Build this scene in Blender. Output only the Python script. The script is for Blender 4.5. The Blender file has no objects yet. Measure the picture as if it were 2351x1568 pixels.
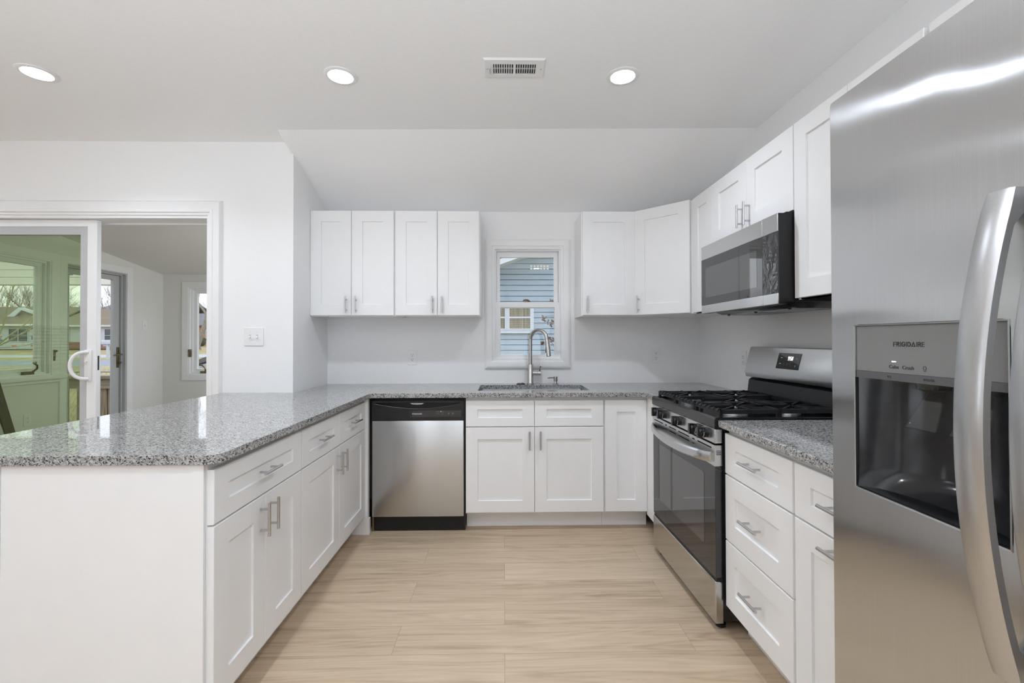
import bpy, bmesh, math, random
from math import sin, cos, pi, radians
from mathutils import Vector, Matrix
from mathutils.geometry import tessellate_polygon

random.seed(7)
S = bpy.context.scene
COL = S.collection

# ------------------------------------------------------------------ camera, world, exposure
cam_d = bpy.data.cameras.new('camera')
cam = bpy.data.objects.new('camera', cam_d)
COL.objects.link(cam)
S.camera = cam
YAW, PITCH, ROLL = -0.0177, 0.0098, 0.0020
cy_, sy_, cp_, sp_, cr_, sr_ = cos(YAW), sin(YAW), cos(PITCH), sin(PITCH), cos(ROLL), sin(ROLL)
Rm = (Matrix(((cy_, -sy_, 0), (sy_, cy_, 0), (0, 0, 1))) @ Matrix(((1, 0, 0), (0, cp_, -sp_), (0, sp_, cp_)))
      @ Matrix(((cr_, 0, sr_), (0, 1, 0), (-sr_, 0, cr_))))
right, fwd, up = Rm.col[0].copy(), Rm.col[1].copy(), Rm.col[2].copy()
M4 = Matrix.Identity(4)
for i in range(3):
    M4[i][0], M4[i][1], M4[i][2] = right[i], up[i], -fwd[i]
M4[2][3] = 1.2539
cam.matrix_world = M4
cam_d.sensor_fit = 'HORIZONTAL'
cam_d.sensor_width = 36.0
cam_d.lens = 1039.763 / 2351 * 36.0
cam_d.shift_x = -0.0002
cam_d.shift_y = -0.00645
cam_d.clip_start = 0.02
cam_d.clip_end = 400

S.view_settings.view_transform = 'Standard'
S.view_settings.look = 'None'
S.view_settings.exposure = 0.17
S.view_settings.gamma = 1.0
S.view_settings.use_curve_mapping = False
S.cycles.use_denoising = True
S.cycles.caustics_reflective = False
S.cycles.caustics_refractive = False
S.cycles.sample_clamp_indirect = 8.0
S.cycles.max_bounces = 14
S.cycles.diffuse_bounces = 8
S.cycles.transparent_max_bounces = 16

LAMP = 4.7            # watts of each recessed lamp
GLOW = 42.0           # brightness of the lamps' frosted lenses
SKY = 1.75            # brightness of the overcast sky
FILL = 108.0            # power scale of the added front and side fill lights

world = bpy.data.worlds.new('world')
S.world = world
world.use_nodes = True
wn = world.node_tree
wn.nodes.clear()
w_out = wn.nodes.new('ShaderNodeOutputWorld')
w_bg = wn.nodes.new('ShaderNodeBackground')
w_tc = wn.nodes.new('ShaderNodeTexCoord')
w_sep = wn.nodes.new('ShaderNodeSeparateXYZ')
w_ramp = wn.nodes.new('ShaderNodeValToRGB')
w_noise = wn.nodes.new('ShaderNodeTexNoise')
w_mix = wn.nodes.new('ShaderNodeMix')
w_mix.data_type = 'RGBA'
w_ramp.color_ramp.elements[0].position = 0.0
w_ramp.color_ramp.elements[0].color = (0.86, 0.90, 0.97, 1)
w_ramp.color_ramp.elements[1].position = 0.5
w_ramp.color_ramp.elements[1].color = (0.62, 0.76, 0.98, 1)
w_noise.inputs['Scale'].default_value = 3.0
w_noise.inputs['Detail'].default_value = 5.0
w_mix.inputs[7].default_value = (0.96, 0.97, 1.0, 1)
wn.links.new(w_tc.outputs['Generated'], w_sep.inputs[0])
wn.links.new(w_tc.outputs['Generated'], w_noise.inputs['Vector'])
wn.links.new(w_sep.outputs['Z'], w_ramp.inputs[0])
wn.links.new(w_noise.outputs['Fac'], w_mix.inputs[0])
wn.links.new(w_ramp.outputs[0], w_mix.inputs[6])
wn.links.new(w_mix.outputs[2], w_bg.inputs['Color'])
w_bg.inputs['Strength'].default_value = SKY
wn.links.new(w_bg.outputs[0], w_out.inputs[0])


def fill_light(name, loc, rot, sx, sy, power, color, spread=180):
    d = bpy.data.lights.new(name, 'AREA')
    d.shape = 'RECTANGLE'
    d.size, d.size_y = sx, sy
    d.energy = power
    d.color = color
    d.spread = radians(spread)
    o = bpy.data.objects.new(name, d)
    o.location = loc
    o.rotation_euler = rot
    COL.objects.link(o)
    return o


XLW_OUT = -1.33       # just outside the sunroom's added end window
# added fill lights, out of view, aimed up to brighten the ceiling
fill_light('added_fill_front', (-0.6, -1.42, 1.35), (radians(146), 0, 0), 3.7, 1.6, FILL * 0.66, (0.90, 0.975, 1.085), 120)
fill_light('added_fill_side', (-5.92, -0.35, 1.4), (radians(143), 0, radians(-90)), 1.7, 1.3, FILL * 0.30, (0.90, 0.975, 1.085), 120)
fill_light('added_fill_sunroom', (XLW_OUT, 4.85, 1.45), (radians(80), 0, radians(90)), 1.4, 1.0, 22.0, (0.95, 0.98, 1.04))  # added fill light outside the end window, brightening the sunroom


# ------------------------------------------------------------------ materials
def s2l(c):
    return tuple((x / 12.92 if x <= 0.04045 else ((x + 0.055) / 1.055) ** 2.4) for x in c)


def rgb(r, g, b):
    return s2l((r / 255, g / 255, b / 255))


MATS = {}


def principled(name, color, rough=0.5, metal=0.0, spec=0.5, coat=0.0, emit=None, estr=0.0):
    m = bpy.data.materials.new(name)
    m.use_nodes = True
    nt = m.node_tree
    b = nt.nodes['Principled BSDF']
    b.inputs['Base Color'].default_value = (*color, 1)
    b.inputs['Roughness'].default_value = rough
    b.inputs['Metallic'].default_value = metal
    b.inputs['Specular IOR Level'].default_value = spec
    b.inputs['Coat Weight'].default_value = coat
    if emit:
        b.inputs['Emission Color'].default_value = (*emit, 1)
        b.inputs['Emission Strength'].default_value = estr
    MATS[name] = m
    return m


def N(nt, kind, **kw):
    n = nt.nodes.new(kind)
    for k, v in kw.items():
        if hasattr(n, k):
            setattr(n, k, v)
        else:
            n.inputs[k.replace('_', ' ')].default_value = v
    return n


def mapping(nt, scale, rot=(0, 0, 0)):
    tc = N(nt, 'ShaderNodeNewGeometry')
    mp = N(nt, 'ShaderNodeMapping')
    mp.inputs['Scale'].default_value = scale
    mp.inputs['Rotation'].default_value = rot
    nt.links.new(tc.outputs['Position'], mp.inputs['Vector'])
    return mp


def ramp(nt, stops, interp='LINEAR'):
    r = N(nt, 'ShaderNodeValToRGB')
    cr = r.color_ramp
    cr.interpolation = interp
    while len(cr.elements) > 1:
        cr.elements.remove(cr.elements[-1])
    cr.elements[0].position = stops[0][0]
    cr.elements[0].color = (*stops[0][1], 1)
    for p, c in stops[1:]:
        e = cr.elements.new(p)
        e.color = (*c, 1)
    return r


def bump(nt, src, strength, dist, base=None):
    b = N(nt, 'ShaderNodeBump')
    b.inputs['Strength'].default_value = strength
    b.inputs['Distance'].default_value = dist
    nt.links.new(src, b.inputs['Height'])
    if base is not None:
        nt.links.new(base, b.inputs['Normal'])
    return b


def noisy(name, color, rough, scale, amount, bump_s=0.0, bump_d=0.001, vscale=(1, 1, 1), spec=0.5, metal=0.0, color2=None):
    """a principled surface with mild procedural colour variation and relief"""
    m = principled(name, color, rough, metal, spec)
    nt = m.node_tree
    b = nt.nodes['Principled BSDF']
    mp = mapping(nt, vscale)
    nz = N(nt, 'ShaderNodeTexNoise')
    nz.inputs['Scale'].default_value = scale
    nz.inputs['Detail'].default_value = 5
    nt.links.new(mp.outputs[0], nz.inputs['Vector'])
    c2 = color2 or tuple(min(1, c * (1 + amount)) for c in color)
    c1 = color if color2 else tuple(c * (1 - amount) for c in color)
    r = ramp(nt, [(0.3, c1), (0.7, c2)])
    nt.links.new(nz.outputs['Fac'], r.inputs[0])
    nt.links.new(r.outputs[0], b.inputs['Base Color'])
    if bump_s:
        bp = bump(nt, nz.outputs['Fac'], bump_s, bump_d)
        nt.links.new(bp.outputs[0], b.inputs['Normal'])
    return m


noisy('wall_paint', (0.85, 0.85, 0.85), 0.62, 90, 0.012, 0.06, 0.0006, spec=0.3)
noisy('ceiling_paint', (0.90, 0.90, 0.90), 0.75, 70, 0.012, 0.06, 0.0006, spec=0.2)
noisy('sunroom_paint', (0.78, 0.775, 0.75), 0.6, 60, 0.012, 0.05, 0.0006, spec=0.3)
noisy('cabinet_paint', (0.84, 0.84, 0.84), 0.38, 14, 0.008, spec=0.45)
noisy('trim_paint', (0.84, 0.84, 0.84), 0.32, 20, 0.008, spec=0.5)
noisy('vinyl_white', (0.84, 0.845, 0.85), 0.34, 20, 0.006)
noisy('vinyl_grey', (0.50, 0.51, 0.52), 0.4, 20, 0.02)
principled('plastic_white', (0.82, 0.82, 0.82), 0.3)
principled('slot_dark', (0.02, 0.02, 0.02), 0.6)
principled('gap_dark', (0.045, 0.045, 0.05), 0.7)
noisy('black_enamel', (0.012, 0.012, 0.013), 0.16, 8, 0.1)
noisy('black_plastic', (0.013, 0.013, 0.0135), 0.36, 30, 0.1, spec=0.35)
noisy('cast_iron', (0.013, 0.013, 0.0135), 0.45, 300, 0.25, 0.25, 0.0006, spec=0.35)
noisy('grey_panel', (0.24, 0.24, 0.24), 0.38, 500, 0.05, metal=0.3)
noisy('grey_lip', (0.13, 0.13, 0.135), 0.35, 200, 0.06, metal=0.4)
noisy('recess_black', (0.016, 0.016, 0.017), 0.14, 40, 0.2, spec=0.4)
noisy('brass', rgb(120, 105, 75), 0.38, 60, 0.15, metal=0.85)
noisy('tin_grey', (0.45, 0.46, 0.48), 0.4, 20, 0.1, metal=0.7)
noisy('burner_alu', (0.62, 0.62, 0.61), 0.35, 90, 0.08, metal=0.9)
principled('ink_dark', (0.05, 0.05, 0.05), 0.5)
principled('ink_white', (0.75, 0.75, 0.75), 0.5)
principled('ink_grey', (0.16, 0.16, 0.16), 0.5)
principled('led_white', (0.9, 0.9, 0.9), 0.5, emit=(1, 1, 1), estr=1.6)
principled('lamp_glow', (0.9, 0.9, 0.9), 0.5, emit=(0.90, 0.975, 1.09), estr=GLOW)


def steel(name, axis, color=(0.60, 0.605, 0.61), rough=0.27, aniso=0.75, wave=0.0, brush=0.06, rot=0.25):
    """brushed stainless; axis is the brushing direction"""
    m = principled(name, color, rough, 1.0)
    nt = m.node_tree
    b = nt.nodes['Principled BSDF']
    sc = [900.0, 900.0, 900.0]
    sc['xyz'.index(axis)] = 5.0
    mp = mapping(nt, sc)
    nz = N(nt, 'ShaderNodeTexNoise')
    nz.inputs['Scale'].default_value = 1.0
    nz.inputs['Detail'].default_value = 3
    nt.links.new(mp.outputs[0], nz.inputs['Vector'])
    r = ramp(nt, [(0.25, tuple(c * 0.95 for c in color)), (0.75, tuple(min(1, c * 1.04) for c in color))])
    nt.links.new(nz.outputs['Fac'], r.inputs[0])
    nt.links.new(r.outputs[0], b.inputs['Base Color'])
    last = None
    if wave:
        mp2 = mapping(nt, (3.2, 3.2, 2.2))
        n2 = N(nt, 'ShaderNodeTexNoise')
        n2.inputs['Scale'].default_value = 1.0
        n2.inputs['Detail'].default_value = 1.0
        nt.links.new(mp2.outputs[0], n2.inputs['Vector'])
        last = bump(nt, n2.outputs['Fac'], 1.0, wave).outputs[0]
    bp = bump(nt, nz.outputs['Fac'], brush, 0.0004, last)
    nt.links.new(bp.outputs[0], b.inputs['Normal'])
    b.inputs['Anisotropic'].default_value = aniso
    b.inputs['Anisotropic Rotation'].default_value = rot
    tv = N(nt, 'ShaderNodeCombineXYZ')
    tv.inputs['xyz'.index(axis)].default_value = 1.0
    nt.links.new(tv.outputs[0], b.inputs['Tangent'])
    return m


steel('fridge_steel', 'z', rough=0.16, aniso=1.0, wave=0.008)
steel('dishwasher_steel', 'x', rough=0.24, aniso=0.9, wave=0.003)
steel('range_steel', 'y', rough=0.24, aniso=0.6)
steel('drawer_steel', 'y', color=(0.58, 0.575, 0.56), rough=0.16, aniso=0.3, brush=0.05)
steel('handle_steel', 'z', color=(0.60, 0.60, 0.605), rough=0.22, aniso=0.2, brush=0.03)
steel('fridge_handle_steel', 'z', color=(0.56, 0.56, 0.565), rough=0.30, aniso=0.5, brush=0.03)
steel('sink_steel', 'x', color=(0.60, 0.60, 0.60), rough=0.22, aniso=0.5)
steel('faucet_steel', 'z', color=(0.50, 0.49, 0.475), rough=0.27, aniso=0.2)


def glass(name, tint, refl=1.0, rough=0.0):
    m = bpy.data.materials.new(name)
    m.use_nodes = True
    nt = m.node_tree
    nt.nodes.clear()
    o = N(nt, 'ShaderNodeOutputMaterial')
    t = N(nt, 'ShaderNodeBsdfTransparent')
    t.inputs[0].default_value = (*tint, 1)
    g = N(nt, 'ShaderNodeBsdfGlossy')
    g.inputs['Roughness'].default_value = rough
    g.inputs['Color'].default_value = (0.9, 0.95, 0.92, 1)
    f = N(nt, 'ShaderNodeLayerWeight')
    f.inputs['Blend'].default_value = 0.5
    pw = N(nt, 'ShaderNodeMath', operation='POWER')
    pw.inputs[1].default_value = 5.0
    nt.links.new(f.outputs['Facing'], pw.inputs[0])
    mul = N(nt, 'ShaderNodeMath', operation='MULTIPLY_ADD')
    mul.inputs[1].default_value = 0.96 * refl
    mul.inputs[2].default_value = 0.04 * refl
    mx = N(nt, 'ShaderNodeMixShader')
    nt.links.new(pw.outputs[0], mul.inputs[0])
    nt.links.new(mul.outputs[0], mx.inputs[0])
    nt.links.new(t.outputs[0], mx.inputs[1])
    nt.links.new(g.outputs[0], mx.inputs[2])
    nt.links.new(mx.outputs[0], o.inputs[0])
    MATS[name] = m
    return m


glass('clear_glass', (0.985, 0.99, 0.99), 0.8)
glass('green_glass', (0.76, 0.82, 0.68), 0.22)
glass('clear_plastic', (0.86, 0.86, 0.86), 0.9, 0.03)


def dark_glass(name, film=False):
    m = principled(name, (0.022, 0.022, 0.024), 0.03, 0.0, 0.8)
    b = m.node_tree.nodes['Principled BSDF']
    b.inputs['IOR'].default_value = 1.5
    if film:
        nt = m.node_tree
        mp = mapping(nt, (14, 14, 10))
        n = N(nt, 'ShaderNodeTexNoise')
        n.inputs['Scale'].default_value = 1.0
        n.inputs['Detail'].default_value = 3
        n.inputs['Distortion'].default_value = 1.2
        nt.links.new(mp.outputs[0], n.inputs['Vector'])
        bp = bump(nt, n.outputs['Fac'], 0.8, 0.01)
        nt.links.new(bp.outputs[0], b.inputs['Normal'])
    return m


dark_glass('black_glass')
dark_glass('film_glass', True)
m = principled('oven_window', (0.055, 0.055, 0.055), 0.04, 0.0, 0.8)
m.node_tree.nodes['Principled BSDF'].inputs['IOR'].default_value = 1.7


def granite():
    m = principled('granite', (0.5, 0.5, 0.5), 0.035, 0.0, 0.5)
    nt = m.node_tree
    b = nt.nodes['Principled BSDF']
    mp = mapping(nt, (1, 1, 1))
    dn = N(nt, 'ShaderNodeTexNoise')
    dn.inputs['Scale'].default_value = 420
    dn.inputs['Detail'].default_value = 3
    nt.links.new(mp.outputs[0], dn.inputs['Vector'])
    add = N(nt, 'ShaderNodeVectorMath', operation='MULTIPLY_ADD')
    add.inputs[1].default_value = (0.0035, 0.0035, 0.0035)
    nt.links.new(dn.outputs['Color'], add.inputs[0])
    nt.links.new(mp.outputs[0], add.inputs[2])
    v = N(nt, 'ShaderNodeTexVoronoi')
    v.inputs['Scale'].default_value = 265
    nt.links.new(add.outputs[0], v.inputs['Vector'])
    sep = N(nt, 'ShaderNodeSeparateColor')
    nt.links.new(v.outputs['Color'], sep.inputs[0])
    big = N(nt, 'ShaderNodeTexNoise')
    big.inputs['Scale'].default_value = 55
    big.inputs['Detail'].default_value = 2
    nt.links.new(mp.outputs[0], big.inputs['Vector'])
    ma = N(nt, 'ShaderNodeMath', operation='MULTIPLY_ADD')
    ma.inputs[1].default_value = 0.55
    ma.inputs[2].default_value = -0.275
    nt.links.new(big.outputs['Fac'], ma.inputs[0])
    ad = N(nt, 'ShaderNodeMath', operation='ADD')
    nt.links.new(sep.outputs[0], ad.inputs[0])
    nt.links.new(ma.outputs[0], ad.inputs[1])
    r = ramp(nt, [(0.02, (0.02, 0.02, 0.022)), (0.16, (0.085, 0.085, 0.085)), (0.26, (0.20, 0.20, 0.198)),
                  (0.45, (0.31, 0.308, 0.302)), (0.70, (0.39, 0.387, 0.38)), (0.85, (0.50, 0.495, 0.485))])
    nt.links.new(ad.outputs[0], r.inputs[0])
    nt.links.new(r.outputs[0], b.inputs['Base Color'])


granite()


def planks(name, w, l, cols, rough, grain=1.0, along='x'):
    m = principled(name, cols[0], rough, 0.0, 0.4)
    nt = m.node_tree
    b = nt.nodes['Principled BSDF']
    mp = mapping(nt, (1, 1, 1), (0, 0, 0) if along == 'x' else (0, 0, pi / 2))
    br = N(nt, 'ShaderNodeTexBrick')
    br.offset = 0.37
    br.offset_frequency = 2
    br.inputs['Scale'].default_value = 1.0
    br.inputs['Brick Width'].default_value = l
    br.inputs['Row Height'].default_value = w
    br.inputs['Mortar Size'].default_value = 0.0012
    br.inputs['Mortar Smooth'].default_value = 0.2
    br.inputs['Color1'].default_value = (0, 0, 0, 1)
    br.inputs['Color2'].default_value = (1, 1, 1, 1)
    br.inputs['Mortar'].default_value = (0.5, 0.5, 0.5, 1)
    nt.links.new(mp.outputs[0], br.inputs['Vector'])
    sep = N(nt, 'ShaderNodeSeparateColor')
    nt.links.new(br.outputs['Color'], sep.inputs[0])
    # grain coordinates shifted per plank
    sh = N(nt, 'ShaderNodeCombineXYZ')
    mul = N(nt, 'ShaderNodeMath', operation='MULTIPLY')
    mul.inputs[1].default_value = 37.0
    nt.links.new(sep.outputs[0], mul.inputs[0])
    nt.links.new(mul.outputs[0], sh.inputs[0])
    nt.links.new(mul.outputs[0], sh.inputs[2])
    va = N(nt, 'ShaderNodeVectorMath', operation='ADD')
    nt.links.new(mp.outputs[0], va.inputs[0])
    nt.links.new(sh.outputs[0], va.inputs[1])
    m1 = N(nt, 'ShaderNodeMapping')
    m1.inputs['Scale'].default_value = (0.9, 15, 1)
    nt.links.new(va.outputs[0], m1.inputs['Vector'])
    n1 = N(nt, 'ShaderNodeTexNoise')
    n1.inputs['Scale'].default_value = 1.6
    n1.inputs['Detail'].default_value = 9
    n1.inputs['Roughness'].default_value = 0.62
    n1.inputs['Distortion'].default_value = 0.9
    nt.links.new(m1.outputs[0], n1.inputs['Vector'])
    m2 = N(nt, 'ShaderNodeMapping')
    m2.inputs['Scale'].default_value = (0.7, 7.5, 1)
    nt.links.new(va.outputs[0], m2.inputs['Vector'])
    wv = N(nt, 'ShaderNodeTexNoise')
    wv.inputs['Scale'].default_value = 1.2
    wv.inputs['Detail'].default_value = 1
    nt.links.new(m2.outputs[0], wv.inputs['Vector'])
    rings = N(nt, 'ShaderNodeMath', operation='MULTIPLY')
    rings.inputs[1].default_value = 85.0
    nt.links.new(wv.outputs['Fac'], rings.inputs[0])
    sn = N(nt, 'ShaderNodeMath', operation='SINE')
    nt.links.new(rings.outputs[0], sn.inputs[0])
    c = N(nt, 'ShaderNodeMath', operation='MULTIPLY_ADD')
    c.inputs[1].default_value = 0.055 * grain
    nt.links.new(sn.outputs[0], c.inputs[0])
    nt.links.new(n1.outputs['Fac'], c.inputs[2])
    c2 = N(nt, 'ShaderNodeMath', operation='MULTIPLY_ADD')
    c2.inputs[1].default_value = 0.16
    nt.links.new(sep.outputs[0], c2.inputs[0])
    nt.links.new(c.outputs[0], c2.inputs[2])
    r = ramp(nt, [(0.25, cols[0]), (0.55, cols[1]), (0.9, cols[2])])
    nt.links.new(c2.outputs[0], r.inputs[0])
    mx = N(nt, 'ShaderNodeMix')
    mx.data_type = 'RGBA'
    mx.inputs[7].default_value = (*[x * 0.62 for x in cols[0]], 1)
    fm = N(nt, 'ShaderNodeMath', operation='MULTIPLY')
    fm.inputs[1].default_value = 0.55
    nt.links.new(br.outputs['Fac'], fm.inputs[0])
    nt.links.new(fm.outputs[0], mx.inputs[0])
    nt.links.new(r.outputs[0], mx.inputs[6])
    nt.links.new(mx.outputs[2], b.inputs['Base Color'])
    bp = bump(nt, n1.outputs['Fac'], 0.08, 0.001)
    nt.links.new(bp.outputs[0], b.inputs['Normal'])
    return m


planks('oak_floor', 0.182, 1.22, [(0.335, 0.243, 0.158), (0.515, 0.398, 0.275), (0.635, 0.510, 0.370)], 0.42)
planks('deck_wood', 0.14, 3.0, [rgb(95, 82, 62), rgb(128, 112, 88), rgb(150, 133, 108)], 0.8, 0.6)


def wood(name, cols, vscale, rough=0.75):
    return noisy(name, cols[0], rough, 3.0, 0.2, 0.15, 0.002, vscale=vscale, color2=cols[1])


wood('post_wood', (rgb(92, 78, 58), rgb(165, 148, 118)), (14, 14, 0.8))
wood('rail_wood', (rgb(105, 94, 76), rgb(150, 138, 115)), (0.8, 14, 14))
wood('lumber_dark', (rgb(62, 54, 42), rgb(96, 84, 64)), (20, 20, 1))
wood('raw_edge', (rgb(70, 50, 34), rgb(128, 98, 66)), (30, 30, 3))

# outdoors
noisy('siding_blue', (0.335, 0.425, 0.515), 0.55, 4, 0.04)
noisy('siding_white', (0.55, 0.57, 0.60), 0.6, 4, 0.04)
noisy('siding_cream', (0.74, 0.73, 0.68), 0.6, 4, 0.03)
noisy('fascia_white', (0.60, 0.64, 0.70), 0.5, 4, 0.02)
noisy('shingles', rgb(126, 112, 92), 0.9, 9, 0.2, 0.3, 0.02, vscale=(2, 2, 6))
noisy('shingles_grey', rgb(120, 116, 118), 0.9, 9, 0.15, 0.3, 0.02, vscale=(2, 2, 6))
noisy('house_wrap', (0.52, 0.55, 0.60), 0.6, 2, 0.08)
noisy('brick_red', rgb(120, 78, 70), 0.9, 5, 0.25, vscale=(3, 3, 9), color2=rgb(168, 126, 112))
noisy('brick_orange', rgb(176, 118, 70), 0.9, 3, 0.2, vscale=(3, 3, 9), color2=rgb(205, 158, 108))
noisy('window_dark', (0.04, 0.045, 0.05), 0.1, 3, 0.4)
noisy('curtain', rgb(96, 84, 62), 0.9, 1.0, 0.1, vscale=(26, 26, 0.7), color2=rgb(172, 156, 112))
noisy('lawn', rgb(138, 126, 76), 0.95, 0.9, 0.1, 0.3, 0.03, color2=rgb(184, 162, 118))
noisy('asphalt', (0.27, 0.285, 0.315), 0.9, 3, 0.08)
noisy('concrete', (0.42, 0.44, 0.465), 0.9, 3, 0.06)
noisy('bark', rgb(104, 96, 86), 0.9, 6, 0.2, 0.4, 0.01, vscale=(3, 3, 0.8), color2=rgb(156, 146, 134))
noisy('bark_pale', rgb(150, 144, 110), 0.9, 6, 0.2, 0.3, 0.01, vscale=(3, 3, 0.8), color2=rgb(190, 184, 150))
noisy('leaf_brown', rgb(110, 72, 48), 0.8, 10, 0.3)
noisy('bush_green', rgb(62, 66, 50), 0.9, 3, 0.4, 0.4, 0.05)
noisy('galvanised', (0.55, 0.57, 0.58), 0.45, 10, 0.08, metal=0.6)
noisy('wrap_orange', rgb(205, 110, 60), 0.7, 3, 0.1)
noisy('wrap_blue', rgb(70, 90, 140), 0.7, 3, 0.1)


# ------------------------------------------------------------------ mesh helpers
class MB:
    """collects shapes (world coordinates) that become ONE mesh"""

    def __init__(self):
        self.v, self.f = [], []

    def add(self, verts, faces):
        k = len(self.v)
        self.v += [tuple(x) for x in verts]
        self.f += [tuple(i + k for i in f) for f in faces]
        return self

    def box(self, x0, x1, y0, y1, z0, z1, bev=0.0, seg=2):
        x0, x1 = sorted((x0, x1))
        y0, y1 = sorted((y0, y1))
        z0, z1 = sorted((z0, z1))
        if not bev:
            return self.add([(x0, y0, z0), (x1, y0, z0), (x1, y1, z0), (x0, y1, z0), (x0, y0, z1), (x1, y0, z1), (x1, y1, z1), (x0, y1, z1)],
                            [(3, 2, 1, 0), (4, 5, 6, 7), (0, 1, 5, 4), (1, 2, 6, 5), (2, 3, 7, 6), (3, 0, 4, 7)])
        bm = bmesh.new()
        bmesh.ops.create_cube(bm, size=1.0)
        for v in bm.verts:
            v.co = Vector(((x0 + x1) / 2 + v.co.x * (x1 - x0), (y0 + y1) / 2 + v.co.y * (y1 - y0), (z0 + z1) / 2 + v.co.z * (z1 - z0)))
        bmesh.ops.bevel(bm, geom=bm.edges[:], offset=bev, segments=seg, affect='EDGES', profile=0.5)
        bm.verts.index_update()
        self.add([v.co for v in bm.verts], [[v.index for v in f.verts] for f in bm.faces])
        bm.free()
        return self

    def obox(self, c, ax, ay, az, hx, hy, hz):
        """oriented box: centre, axes, half sizes"""
        c, ax, ay, az = Vector(c), Vector(ax).normalized(), Vector(ay).normalized(), Vector(az).normalized()
        p = [c + ax * hx * i + ay * hy * j + az * hz * k for k in (-1, 1) for j in (-1, 1) for i in (-1, 1)]
        return self.add(p, [(0, 2, 3, 1), (4, 5, 7, 6), (0, 1, 5, 4), (1, 3, 7, 5), (3, 2, 6, 7), (2, 0, 4, 6)])

    def tube(self, pts, r, seg=12, caps=True, flat=None):
        pts = [Vector(p) for p in pts]
        n = len(pts)
        rs = r if isinstance(r, (list, tuple)) else [r] * n
        t0 = (pts[1] - pts[0]).normalized()
        a = Vector((0, 0, 1)) if abs(t0.z) < 0.9 else Vector((1, 0, 0))
        u = t0.cross(a).normalized()
        vs, fs = [], []
        for i, p in enumerate(pts):
            t = ((pts[min(i + 1, n - 1)] - p).normalized() + (p - pts[max(i - 1, 0)]).normalized())
            t = t.normalized() if t.length > 1e-6 else t0
            u = (u - t * u.dot(t)).normalized()
            w = t.cross(u)
            for k in range(seg):
                an = 2 * pi * k / seg
                vs.append(p + (u * cos(an) + w * sin(an)) * rs[i])
        for i in range(n - 1):
            for k in range(seg):
                k2 = (k + 1) % seg
                fs.append((i * seg + k, i * seg + k2, (i + 1) * seg + k2, (i + 1) * seg + k))
        if caps:
            fs.append(tuple(range(seg))[::-1])
            fs.append(tuple((n - 1) * seg + k for k in range(seg)))
        return self.add(vs, fs)

    def cyl(self, p0, p1, r, seg=20):
        return self.tube([p0, p1], r, seg)

    def lathe(self, prof, o, axis=(0, 0, 1), seg=32):
        o, ax = Vector(o), Vector(axis).normalized()
        a = Vector((1, 0, 0)) if abs(ax.x) < 0.9 else Vector((0, 1, 0))
        u = ax.cross(a).normalized()
        w = ax.cross(u)
        vs, fs = [], []
        n = len(prof)
        for (r, h) in prof:
            r = max(r, 1e-5)
            for k in range(seg):
                an = 2 * pi * k / seg
                vs.append(o + ax * h + (u * cos(an) + w * sin(an)) * r)
        for i in range(n - 1):
            for k in range(seg):
                k2 = (k + 1) % seg
                fs.append((i * seg + k, i * seg + k2, (i + 1) * seg + k2, (i + 1) * seg + k))
        if prof[0][0] > 1e-4:
            fs.append(tuple(range(seg))[::-1])
        if prof[-1][0] > 1e-4:
            fs.append(tuple((n - 1) * seg + k for k in range(seg)))
        return self.add(vs, fs)

    def prism(self, poly, P, d0, d1, holes=()):
        """poly: 2-D outline, P(a, b, d) -> 3-D; holes cut through"""
        loops = [list(poly)] + [list(h) for h in holes]
        flat = [p for lp in loops for p in lp]
        tris = tessellate_polygon([[Vector((p[0], p[1], 0)) for p in lp] for lp in loops])
        n = len(flat)
        vs = [P(a, b, d0) for a, b in flat] + [P(a, b, d1) for a, b in flat]
        fs = []
        if not holes:
            fs += [tuple(range(n))[::-1], tuple(range(n, 2 * n))]
        else:
            for t in tris:
                fs += [tuple(t)[::-1], tuple(i + n for i in t)]
        k = 0
        for lp in loops:
            m = len(lp)
            for i in range(m):
                a, b = k + i, k + (i + 1) % m
                fs.append((a, b, b + n, a + n))
            k += m
        return self.add(vs, fs)

    def sweep_rect(self, prof, P, a0, a1, b0, b1, sides='LTRB'):
        """mitred frame; prof: list of (offset outward from the opening, height); P(a, b, h)"""
        corners = {'LB': (a0, b0, -1, -1), 'LT': (a0, b1, -1, 1), 'RT': (a1, b1, 1, 1), 'RB': (a1, b0, 1, -1)}
        seq = {'L': ('LB', 'LT'), 'T': ('LT', 'RT'), 'R': ('RT', 'RB'), 'B': ('RB', 'LB')}
        open_bottom = 'B' not in sides
        for s in sides:
            ring = []
            for cn in seq[s]:
                a, b, sa, sb = corners[cn]
                row = []
                for o, h in prof:
                    bb = b + sb * o
                    if open_bottom and sb < 0:
                        bb = b
                    row.append(P(a + sa * o, bb, h))
                ring.append(row)
            m = len(prof)
            vs = ring[0] + ring[1]
            fs = [(i, (i + 1) % m, (i + 1) % m + m, i + m) for i in range(m)]
            fs += [tuple(range(m))[::-1], tuple(range(m, 2 * m))]
            self.add(vs, fs)
        return self

    def build(self, name, mat, parent=None, angle=35, bevel=0.0, segs=2):
        me = bpy.data.meshes.new(name)
        inv = BASE[parent.name].inverted() if parent is not None else Matrix.Identity(4)
        me.from_pydata([inv @ Vector(v) for v in self.v], [], self.f)
        bm = bmesh.new()
        bm.from_mesh(me)
        bmesh.ops.recalc_face_normals(bm, faces=bm.faces[:])
        bm.to_mesh(me)
        bm.free()
        me.polygons.foreach_set('use_smooth', [True] * len(me.polygons))
        me.set_sharp_from_angle(angle=radians(angle))
        me.materials.append(MATS[mat])
        o = bpy.data.objects.new(name, me)
        COL.objects.link(o)
        if parent is not None:
            o.parent = parent
            BASE[o.name] = BASE[parent.name]
        else:
            BASE[o.name] = Matrix.Identity(4)
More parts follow.
